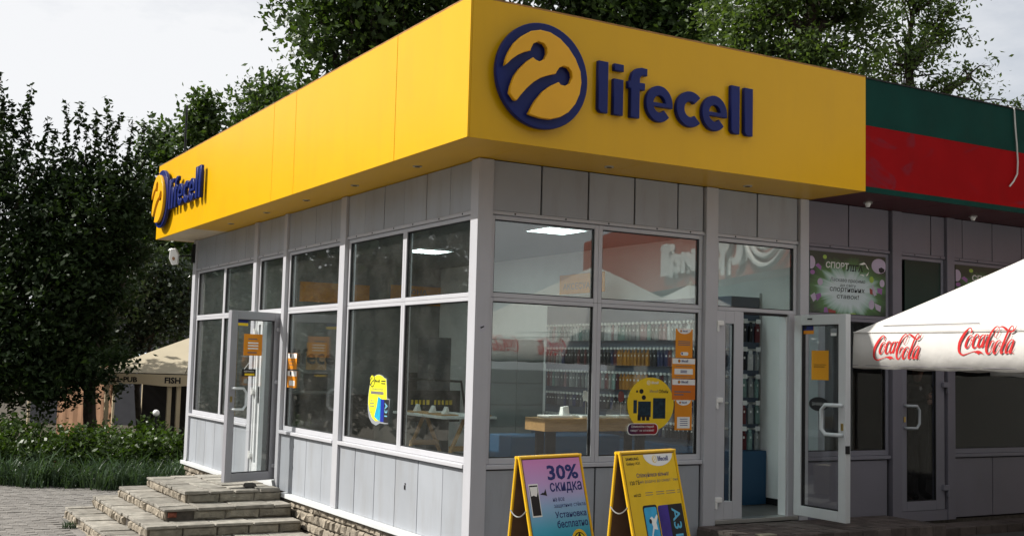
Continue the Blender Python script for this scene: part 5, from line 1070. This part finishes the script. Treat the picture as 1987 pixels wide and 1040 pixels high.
def tree(name, label, base, tr, blobs, clumps, per, size, m, seed, group=None, crad=(.35, .7), twigs=.25, shell=.45, fork=None, asp=.55, flat=.8, droop=0, limb_r=.35, sprigs=()):
    r = random.Random(seed); base = Vector(base); t = thing(name, label, 'tree', base, group); tot = sum(b[6] if len(b) > 6 else b[3]*b[4]*b[5] for b in blobs); C_ = []; Rr = []; tw = MB()
    top = Vector(blobs[0][:3]); fk = Vector(fork) if fork else base.lerp(top, .45); mid = base.lerp(fk, .5) + Vector((r.uniform(-.2, .2), r.uniform(-.2, .2), 0))
    tw.tube([base - Vector((0, 0, .1)), base + Vector((0, 0, .3)), mid, fk], [tr*1.4, tr*1.05, tr*.9, tr*.75], 9)
    for b in blobs:
        c = Vector(b[:3]); n = int(round(clumps*(b[6] if len(b) > 6 else b[3]*b[4]*b[5])/tot)); m1 = fk.lerp(c, .5) + Vector((r.uniform(-.4, .4), r.uniform(-.4, .4), r.uniform(.0, .4)))
        tw.tube([fk, m1, c], [tr*.6, tr*limb_r, tr*.1], 6)
        for _ in range(n):
            d = Vector((r.gauss(0, 1), r.gauss(0, 1), r.gauss(0, 1))).normalized(); q = shell + (1.08-shell)*r.random()**.7
            p = c + Vector((d.x*b[3], d.y*b[4], d.z*b[5]))*q; p.z -= droop*r.random(); C_.append(p[:]); Rr.append(r.uniform(*crad))
            if r.random() < twigs: st = m1.lerp(c, r.uniform(.2, 1)); tw.tube([st, st.lerp(p, .55) + Vector((r.uniform(-.15, .15), r.uniform(-.15, .15), r.uniform(0, .2))), p], [tr*.13, tr*.07, .008], 4, cap=False)
    lv = leaves(C_, Rr, per, size, seed, asp, flat=flat); Sp = []
    for u0, v0, u1, v1, d in sprigs:                               # thin young shoots standing above the crown
        a, b = at_depth(u0, v0, d), at_depth(u1, v1, d); k = max(4, int((b-a).length/.055)); bend = Vector((r.uniform(-.08, .08), 0, 0)); tw.tube([a, a.lerp(b, .5) + bend, b], [.012, .008, .004], 4, cap=False)
        for i in range(k): q = a.lerp(b, (i+.5)/k) + bend*(1-abs(2*i/k-1)); Sp.append(q[:])
    if Sp: lv = np.concatenate([lv, leaves(Sp, [.085]*len(Sp), 5, size*.95, seed+500, asp)])
    tw.build('trunk', BARK, t); o = leaf_object('crown', lv, m, t); o['kind'] = 'stuff'; return t
def gpos(u, d): p = at_depth(u, 690, d); return (p.x, p.y, ground_z(p.x, p.y))
def bl(u, v, d, ru, rv, dd=None, w=None):      # a lobe of crown: where it is, and its radii in metres
    p = at_depth(u, v, d); k = d/FPX; q = (p.x, p.y, p.z, ru*k, (dd or ru*k), rv*k); return q if w is None else q + (w,)
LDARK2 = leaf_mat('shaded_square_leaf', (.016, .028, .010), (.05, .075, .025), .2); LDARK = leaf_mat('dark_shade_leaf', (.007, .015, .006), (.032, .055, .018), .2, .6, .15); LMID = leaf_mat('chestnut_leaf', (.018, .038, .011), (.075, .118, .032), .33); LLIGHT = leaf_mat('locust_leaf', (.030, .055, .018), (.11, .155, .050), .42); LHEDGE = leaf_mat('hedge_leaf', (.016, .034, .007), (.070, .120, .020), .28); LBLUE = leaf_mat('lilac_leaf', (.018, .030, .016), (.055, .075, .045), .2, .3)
# left: dark broad tree, its neighbour, the dense ones behind
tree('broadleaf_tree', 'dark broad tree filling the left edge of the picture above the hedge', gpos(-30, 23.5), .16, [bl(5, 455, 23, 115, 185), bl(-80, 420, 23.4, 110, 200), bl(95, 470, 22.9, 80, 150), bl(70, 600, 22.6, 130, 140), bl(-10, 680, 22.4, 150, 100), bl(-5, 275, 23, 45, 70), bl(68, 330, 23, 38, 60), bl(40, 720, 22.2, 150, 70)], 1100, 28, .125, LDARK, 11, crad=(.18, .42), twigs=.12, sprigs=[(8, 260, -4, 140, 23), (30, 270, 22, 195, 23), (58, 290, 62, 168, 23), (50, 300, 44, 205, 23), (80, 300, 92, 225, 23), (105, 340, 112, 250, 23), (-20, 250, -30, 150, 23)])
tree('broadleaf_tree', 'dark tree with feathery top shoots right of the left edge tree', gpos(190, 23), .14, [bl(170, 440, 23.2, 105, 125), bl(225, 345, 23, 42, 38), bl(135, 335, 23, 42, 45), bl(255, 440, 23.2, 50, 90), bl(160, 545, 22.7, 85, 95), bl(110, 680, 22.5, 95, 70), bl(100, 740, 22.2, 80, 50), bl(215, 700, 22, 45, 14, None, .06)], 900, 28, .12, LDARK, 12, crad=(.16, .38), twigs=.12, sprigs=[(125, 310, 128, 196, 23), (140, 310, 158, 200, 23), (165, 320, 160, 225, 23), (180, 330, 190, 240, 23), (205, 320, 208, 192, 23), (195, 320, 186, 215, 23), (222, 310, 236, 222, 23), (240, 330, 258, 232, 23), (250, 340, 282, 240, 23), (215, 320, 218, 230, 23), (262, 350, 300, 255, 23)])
def shoots(label, spots, seed, m):
    pass
tree('chestnut_tree', 'dense dark green tree with a pointed top left of the fascia end', gpos(355, 31), .18, [bl(345, 330, 31, 75, 110), bl(396, 235, 31, 22, 52, None, 1.0), bl(372, 280, 31, 40, 40), bl(320, 255, 31, 34, 42), bl(300, 420, 30.6, 70, 110), bl(330, 560, 30.5, 90, 100), bl(280, 520, 30.4, 60, 110)], 520, 30, .16, LMID, 13, crad=(.3, .5))
tree('broadleaf_tree', 'smaller leafy tree rising behind the sloping yellow fascia', gpos(500, 33), .2, [bl(505, 240, 33, 55, 80), bl(470, 270, 33, 35, 50), bl(545, 200, 33, 35, 55)], 200, 26, .16, LMID, 14, crad=(.4, .7))
tree('lilac_tree', 'glossy leaved dark bush tree rising behind the beige pavilion', gpos(250, 28), .09, [bl(300, 560, 28, 75, 85), bl(350, 610, 27.8, 45, 75), bl(245, 620, 27.9, 65, 80), bl(200, 690, 27.7, 70, 80)], 420, 28, .13, LBLUE, 15, crad=(.22, .4))
tree('chestnut_tree', 'huge chestnut towering behind the middle of the yellow fascia', gpos(720, 25), .35, [bl(720, -60, 25, 185, 210), bl(620, 30, 24.6, 80, 120), bl(640, 170, 24.4, 80, 90), bl(800, 60, 25, 150, 120), bl(600, 240, 24.6, 55, 70), bl(900, -60, 25, 130, 90)], 640, 28, .17, LMID, 16, crad=(.4, .75), twigs=.2, shell=.35)
tree('broadleaf_tree', 'leafy tree behind the front fascia above the large lettering', gpos(1180, 26), .3, [bl(1230, 20, 26, 150, 110), bl(1100, -60, 26, 120, 80), bl(1320, -10, 26, 70, 110), bl(1280, 120, 25.7, 110, 60)], 440, 40, .17, LMID, 17, crad=(.35, .6), shell=.35)
tree('locust_tree', 'light green locust with dark forking limbs behind the right half of the fascia', gpos(1545, 22), .26, [bl(1470, 40, 22, 100, 70), bl(1430, 120, 21.8, 80, 50), bl(1560, -40, 22, 130, 70), bl(1600, 130, 21.7, 110, 60), bl(1660, 30, 22.3, 80, 60), bl(1520, 160, 21.6, 70, 45)], 420, 44, .115, LLIGHT, 18, crad=(.25, .5), twigs=.35, shell=.3, fork=at_depth(1567, 75, 22)[:], asp=.5, limb_r=.45)
tree('locust_tree', 'open airy locust with drooping sprays against the sky at the right', gpos(1800, 23), .2, [bl(1760, 110, 23, 95, 75), bl(1835, 40, 23, 55, 80), bl(1790, 190, 22.8, 110, 50), bl(1885, 150, 23, 45, 45), bl(1780, -20, 23, 90, 70), bl(1960, 215, 22.8, 45, 35), bl(1690, 200, 22.6, 80, 40)], 170, 44, .11, LLIGHT, 19, crad=(.2, .42), twigs=.7, shell=.2, fork=at_depth(1770, 240, 23)[:], asp=.45, droop=.2)
# trees along the left of the square: they stand out of view and are mirrored in the side windows
for k, (x, y, h, s) in enumerate(((-17, 24, 9, 31), (-13.5, 27, 10, 32), (-21, 18, 8, 33), (-24, 9, 8.5, 34), (-9, 26, 9, 35), (-27, 1, 9, 36))):
    tree('square_tree', ['broad tree at the left of the square, the nearest of the mirrored row', 'tall tree of the mirrored row, behind the hedge corner', 'rounded tree of the mirrored row beside the open square', 'spreading tree of the mirrored row, further down the square', 'slim tree of the mirrored row behind the dark left trees', 'last tree of the mirrored row, nearest the street'][k], (x, y, -.7), .2, [(x, y, h*.55, 3.0, 3.0, h*.42), (x+1.2, y-.8, h*.35, 2.4, 2.4, 1.8), (x-1.0, y+.6, h*.75, 1.8, 1.8, 1.8), (x, y, 1.6, 3.4, 3.4, 2.2)], 460, 24, .42, LDARK2, s, 'trees beside the square', crad=(.5, .9), twigs=.15)
for k, (x, y, h, s) in enumerate(((-22, -15, 14, 41), (-13, -17.5, 15, 42), (-4, -18.5, 15, 43), (3.5, -17.5, 14, 44), (-19, -7, 13, 45))):  # unseen trees added to block skylight from the shop front
    tree('added_shade_tree', ['big unseen tree added for shade, at the far end of its row', 'second big tree of the unseen row added for shade behind the viewer', 'middle tree of the unseen row added for shade behind the viewer', 'last tree of the added shade row before the pale building', 'unseen tree added for shade at the side of the square'][k], (x, y, -.3), .28, [(x, y, h*.58, 4.6, 4.2, h*.40), (x+1.8, y-.8, h*.35, 3.2, 3.0, 2.6), (x-2.0, y+.6, h*.4, 3.0, 3.0, 2.8)], 200, 22, .5, LMID, s, 'unseen trees added to shade the shop front', crad=(.8, 1.3), twigs=.1, shell=.2)
tree('added_shade_tree', 'tall unseen tree added to block sky at the right of the street', (19, -4.5, -.2), .28, [(19, -4.5, 8.0, 4.6, 4.2, 5.4), (17.5, -3.5, 5, 3.2, 3.0, 2.6)], 200, 22, .5, LMID, 46, 'unseen trees added to shade the shop front', crad=(.8, 1.3), twigs=.1, shell=.2)  # unseen tree added to block sky from the right
# hedge bushes
hb = [(-40, 20.4, .62, 1.05), (40, 20.2, .58, 1.0), (115, 20.3, .60, .95), (60, 21.4, .6, 1.15), (175, 20.7, .55, .85), (230, 20.4, .55, .82), (285, 20.2, .52, .85), (335, 20.1, .45, .80), (385, 20.2, .42, .72), (200, 21.6, .5, .9), (300, 21.4, .5, .92)]
nm_ = ['leftmost leafy bush of the hedge, cut by the picture edge', 'tall bright bush of the hedge second from the left', 'bright bush of the hedge under the dark tree', 'taller bush in the back row of the hedge at the left', 'middle bush of the hedge in front of the brown curtain', 'low bush of the hedge below the pavilion corner post', 'bush of the hedge in front of the dark pavilion opening', 'small bush of the hedge below the white lamp globe', 'last bush of the hedge, half behind the shop corner', 'back row bush of the hedge under the pavilion edge', 'back row bush of the hedge beside the pavilion post']
for k, (u, d, r_, h) in enumerate(hb):
    x, y, z = gpos(u, d); o = thing('hedge_bush', nm_[k], 'bush', (x, y, z), 'bushes of the hedge'); r = random.Random(70+k); C_ = []; tw = MB()
    for _ in range(62):
        a = r.uniform(0, 2*math.pi); q = math.sqrt(r.random()); hh = h*(1-.45*q*q)*r.uniform(.25, 1.06); p = (x + r_*1.15*q*math.cos(a), y + r_*q*math.sin(a), z + hh); C_.append(p)
        if r.random() < .3: tw.tube([(x + .1*math.cos(a), y + .1*math.sin(a), z), p], [.012, .005], 4, cap=False)
    tw.build('stem', BARK, o); lf = leaf_object('foliage', leaves(C_, [.17]*len(C_), 30, .085, 90+k, .6), LHEDGE, o); lf['kind'] = 'stuff'
# long grass along the path
def blades(n, fn, hrange, wid, seed, lean=1.15):
    r = np.random.default_rng(seed); v = np.empty((n, 6, 3)); 
    for i in range(n):
        x, y, z = fn(r); h = r.uniform(*hrange)*GH[0]; a = r.uniform(0, 2*math.pi); dx, dy = math.cos(a), math.sin(a); l = h*r.uniform(.05, lean)**1; b = np.array([-dy, dx, 0])*wid*r.uniform(.6, 1.3); p = np.array([x, y, z])
        m_ = p + np.array([dx*l*.4, dy*l*.4, h*.62]); t_ = p + np.array([dx*l*1.2, dy*l*1.2, h*r.uniform(.45, 1.0)])
        v[i] = [p-b, p+b, m_-b*.8, m_+b*.8, t_-b*.15, t_+b*.15]
    return v
def grass_object(name, label, n, fn, hr, wid, m, seed):
    v = blades(n, fn, hr, wid, seed); mb = MB(); mb.v = [tuple(q) for q in v.reshape(-1, 3)]; mb.f = []
    for i in range(n): k = 6*i; mb.f += [(k, k+1, k+3, k+2), (k+2, k+3, k+5, k+4)]
    mb.m = [0]*len(mb.f); o = mb.build(name, m, None); o['kind'] = 'stuff'; tag(o, label, 'grass'); return o
LGR = leaf_mat('long_grass_blade', (.022, .045, .022), (.06, .10, .05), .25)
gr_r = random.Random(3); GCL = []
for _ in range(210):
    u = gr_r.uniform(-60, 420); d = gr_r.uniform(18.7, 20.0) - (u/420)*.25; p = at_depth(u, 690, d); GCL.append((p.x, p.y, gr_r.uniform(.06, .22), gr_r.uniform(.35, 1.15)))
def gfn(r):
    x, y, s, k = GCL[int(r.integers(len(GCL)))]; a = r.uniform(0, 6.283); q = s*math.sqrt(r.random()); x += q*math.cos(a); y += q*math.sin(a); GH[0] = k; return x, y, ground_z(x, y)
GH = [1.0]
grass_object('long_grass', 'long drooping dark green grass edging the paved path', 4600, gfn, (.25, .66), .010, LGR, 5)
def tuft(r): GH[0] = 1.0; a = r.uniform(0, 6.28); q = .09*math.sqrt(r.random()); return -2.28 + q*math.cos(a), 6.2 + q*math.sin(a), -.66
grass_object('weed_tuft', 'small weed tuft growing at the foot of the lowest step', 60, tuft, (.05, .14), .005, LGR, 6)

# ================================================================== PAVILION AND BEYOND
TENT = mat('beige_tent_cloth', (.52, .46, .34), .8, var=.06, scale=2, trans=.15); TENTV = mat('beige_valance_cloth', (.55, .46, .31), .8, var=.06); CURT = mat('brown_curtain_cloth', (.30, .17, .10), .85, var=.15, scale=3); POSTM = mat('cream_post', (.50, .42, .28), .6)
pv = thing('garden_pavilion', 'beige canvas beer garden pavilion with black capitals on its valance', 'tent', (*gpos(330, 24)[:2], -1.0))
D0 = 24.0
def pt(u, v, d): return at_depth(u, v, d)
e0, e1 = pt(183, 733, D0), pt(560, 741, D0); e1.z = e0.z = pt(300, 724, D0).z; ax_ = (e1 - e0); ax_.z = 0; wl = ax_.length; ax_.normalize(); bk_ = Vector((-ax_.y, ax_.x, 0)); apx = pt(420, 655, D0+2.6)
c4 = [e0, e1, e1 + bk_*3.2, e0 + bk_*3.2]; apx = (c4[0]+c4[2])/2; apx.z = e0.z + .98
mb = MB(); mb.v = [tuple(p) for p in c4] + [tuple(apx)]; mb.f = [(0,1,4),(1,2,4),(2,3,4),(3,0,4)]; mb.m = [0]*4; mb.build('roof', TENT, pv)
TV_ = Frame(e0, ax_, (0, 0, 1)); vh = 23/FPX*D0
MB().prism([(0, -.02), (wl, -.02), (wl, -vh)] + [(wl*(1-i/20), -vh + .02*math.sin(i*.9)) for i in range(1, 20)] + [(0, -vh)], TV_, .0, .012).build('valance', TENTV, pv)
MB().box(0, 0, 0, 0, 0, 0)
text('FISH', TV_, (320-183)/FPX*D0*1.0, -vh*.82, 31/FPX*D0, vh*.52, INK, pv, .016, .04); text('GRILL PUB', TV_, (196-183)/FPX*D0, -vh*.80, 71/FPX*D0, vh*.46, INK, pv, .016, .04)
for u in (206, 327, 345, 470): 
    a = TV_((u-183)/FPX*D0, -vh, -.1); MB().box(a.x-.04, a.x+.04, a.y-.04, a.y+.04, -1.4, a.z+.1).build('post', POSTM, pv)
a, b = TV_(.35, -2.1, -.1), TV_(wl, -2.1, -.1); q = [a, b, b + bk_*.08, a + bk_*.08]; MB().hexa([(p.x, p.y, -.42) for p in q], [(p.x, p.y, -.34) for p in q]).build('rail', POSTM, pv)
q = [TV_(.2, 0, -2.6), TV_(wl, 0, -2.6), TV_(wl, 0, -2.7), TV_(.2, 0, -2.7)]; MB().hexa([(p.x, p.y, -1.4) for p in q], [(p.x, p.y, e0.z+.1) for p in q]).build('dark_interior_sheet', BACKING, pv)  # dark sheet standing in for the pavilion's shaded interior
cw = MB(); n = 26; c0, c1 = at_depth(228, 690, 30.6), at_depth(330, 690, 29.4) 
c0, c1 = TV_(-1.35, 0, -1.6), TV_(.28, 0, -.35)
for i in range(n+1):
    p = c0.lerp(c1, i/n) + bk_*(.018*math.sin(i*1.4)); cw.v += [(p.x, p.y, -1.4), (p.x, p.y, e0.z + .12)]
for i in range(n): cw.f.append((2*i, 2*i+2, 2*i+3, 2*i+1)); cw.m.append(0)
cw.build('brown_side_curtain', CURT, pv)
MB().tube([tuple(TV_(.88*wl*.42+.4, .02, .02)), tuple(c4[0].lerp(c4[1], .42).lerp(apx, .5) + Vector((0, 0, .03)))], .008, 5).build('roof_cord', INK, pv)
lp = thing('globe_lamp', 'white globe lamp standing in the hedge before the pavilion', 'lamp', gpos(303, 21.2)); g = at_depth(303, 801, 21.2); bm = bmesh.new(); bmesh.ops.create_uvsphere(bm, u_segments=20, v_segments=12, radius=.062); me = bpy.data.meshes.new('globe'); bm.to_mesh(me); bm.free(); me.materials.append(WPRINT); o = link('globe', me, None); o.location = g; o.parent = lp; o.matrix_parent_inverse = WM[lp.name].inverted(); me.polygons.foreach_set('use_smooth', [True]*len(me.polygons))
MB().tube([(g.x, g.y, ground_z(g.x, g.y)), (g.x, g.y, g.z-.05)], .02, 8).build('stem', BLACK, lp)
BW = mat('blue_white_tarpaulin', (.55, .64, .72), .7)
for k, (u0, u1, v, d, lb) in enumerate(((-20, 62, 690, 34, 'pale blue market tent roof far behind the trees at the left edge'), (225, 375, 688, 38, 'pale blue tent roof showing above the brown curtain and pavilion roof'))):
    a, b = at_depth(u0, v, d), at_depth(u1, v, d); o = thing('market_tent', lb, 'tent', (a.x, a.y, -1.4), 'pale blue market tents'); f_ = (CM @ Vector((0, 0, -1))); f_.z = 0; f_.normalize(); c_ = (a+b)/2 + f_*1.5; w_ = [a, b, b+f_*3, a+f_*3]; zt = a.z
    mb = MB(); mb.v = [(p.x, p.y, zt-.15) for p in w_] + [(c_.x, c_.y, zt+.28)]; mb.f = [(0,1,4),(1,2,4),(2,3,4),(3,0,4)]; mb.m = [0]*4; mb.build('roof', BW, o)
    mb = MB(); mb.v = [(p.x, p.y, zt-.15) for p in w_] + [(p.x, p.y, zt-.36) for p in w_]; mb.f = [(i, (i+1) % 4, 4+(i+1) % 4, 4+i) for i in range(4)]; mb.m = [0]*4; mb.build('valance', BW, o)
    for p in w_: MB().tube([(p.x, p.y, -1.45), (p.x, p.y, zt-.15)], .04, 6).build('pole', POSTM, o)
db = thing('distant_building', 'distant building with pale vertical blinds glimpsed through the dark trees', 'building', (*gpos(190, 48)[:2], -1.4)); a = at_depth(60, 690, 48); b = at_depth(330, 690, 48); f_ = (CM @ Vector((0, 0, -1))); f_.z = 0; f_.normalize(); q = [a, b, b+f_*6, a+f_*6]; zt, zb = at_depth(300, 480, 48).z, at_depth(300, 592, 48).z
MB().hexa([(p.x, p.y, -1.5) for p in q], [(p.x, p.y, zt+.6) for p in q]).build('wall', mat('dark_far_wall', (.10, .10, .11), .8), db)
PALEB = mat('pale_blind', (.55, .56, .58), .6, rndv=.15); x_d = (b-a).normalized(); 
for i in range(16):
    p = at_depth(140, 690, 48) + x_d*(i*.26) - f_*.06; r_ = p + x_d*.2; MB().hexa([(p.x, p.y, zb), (r_.x, r_.y, zb), (r_.x-f_.x*-.05, r_.y+f_.y*.05, zb), (p.x+f_.x*.05, p.y+f_.y*.05, zb)], [(p.x, p.y, zt), (r_.x, r_.y, zt), (r_.x+f_.x*.05, r_.y+f_.y*.05, zt), (p.x+f_.x*.05, p.y+f_.y*.05, zt)]).build('blind', PALEB, db)
# thin mast behind the parapet, floodlight on its bracket at the far corner
p = at_depth(363, 205, 20.2); tag(MB().tube([(p.x, p.y, 3.6), (p.x, p.y, p.z)], .018, 8).build('antenna_mast', BLACK), 'thin dark mast standing on the roof near the far end of the fascia', 'mast')
fl = thing('floodlight', 'small white floodlight on a bracket below the far end of the fascia', 'floodlight', (-.06, 9.66, 3.08)); c_ = at_depth(338, 498, 18.3)
FFl = Frame(c_, Vector((.80, -.50, 0)), Vector((-.12, -.05, 1))); s_ = .105
MB().prism([(-s_*.35, -s_*1.3), (s_*.5, -s_*1.15), (s_*.75, s_*.35), (s_*.35, s_*1.3), (-s_*.5, s_*1.1), (-s_*.75, -s_*.3)], FFl, -.035, .035).build('housing', WPRINT, fl, .012); MB().prism(oval(.0, -.03, .022, .028, 12), FFl, .036, .045).build('sensor', mat('brown_sensor', (.30, .16, .08), .5), fl)
MB().tube([tuple(c_), (-.03, 9.55, 3.12), (.03, 9.55, 3.2)], .014, 8).build('bracket', BLACK, fl); MB().box(-.05, -.006, 9.50, 9.56, 3.0, 3.30).build('mounting_plate', BLACK, fl)
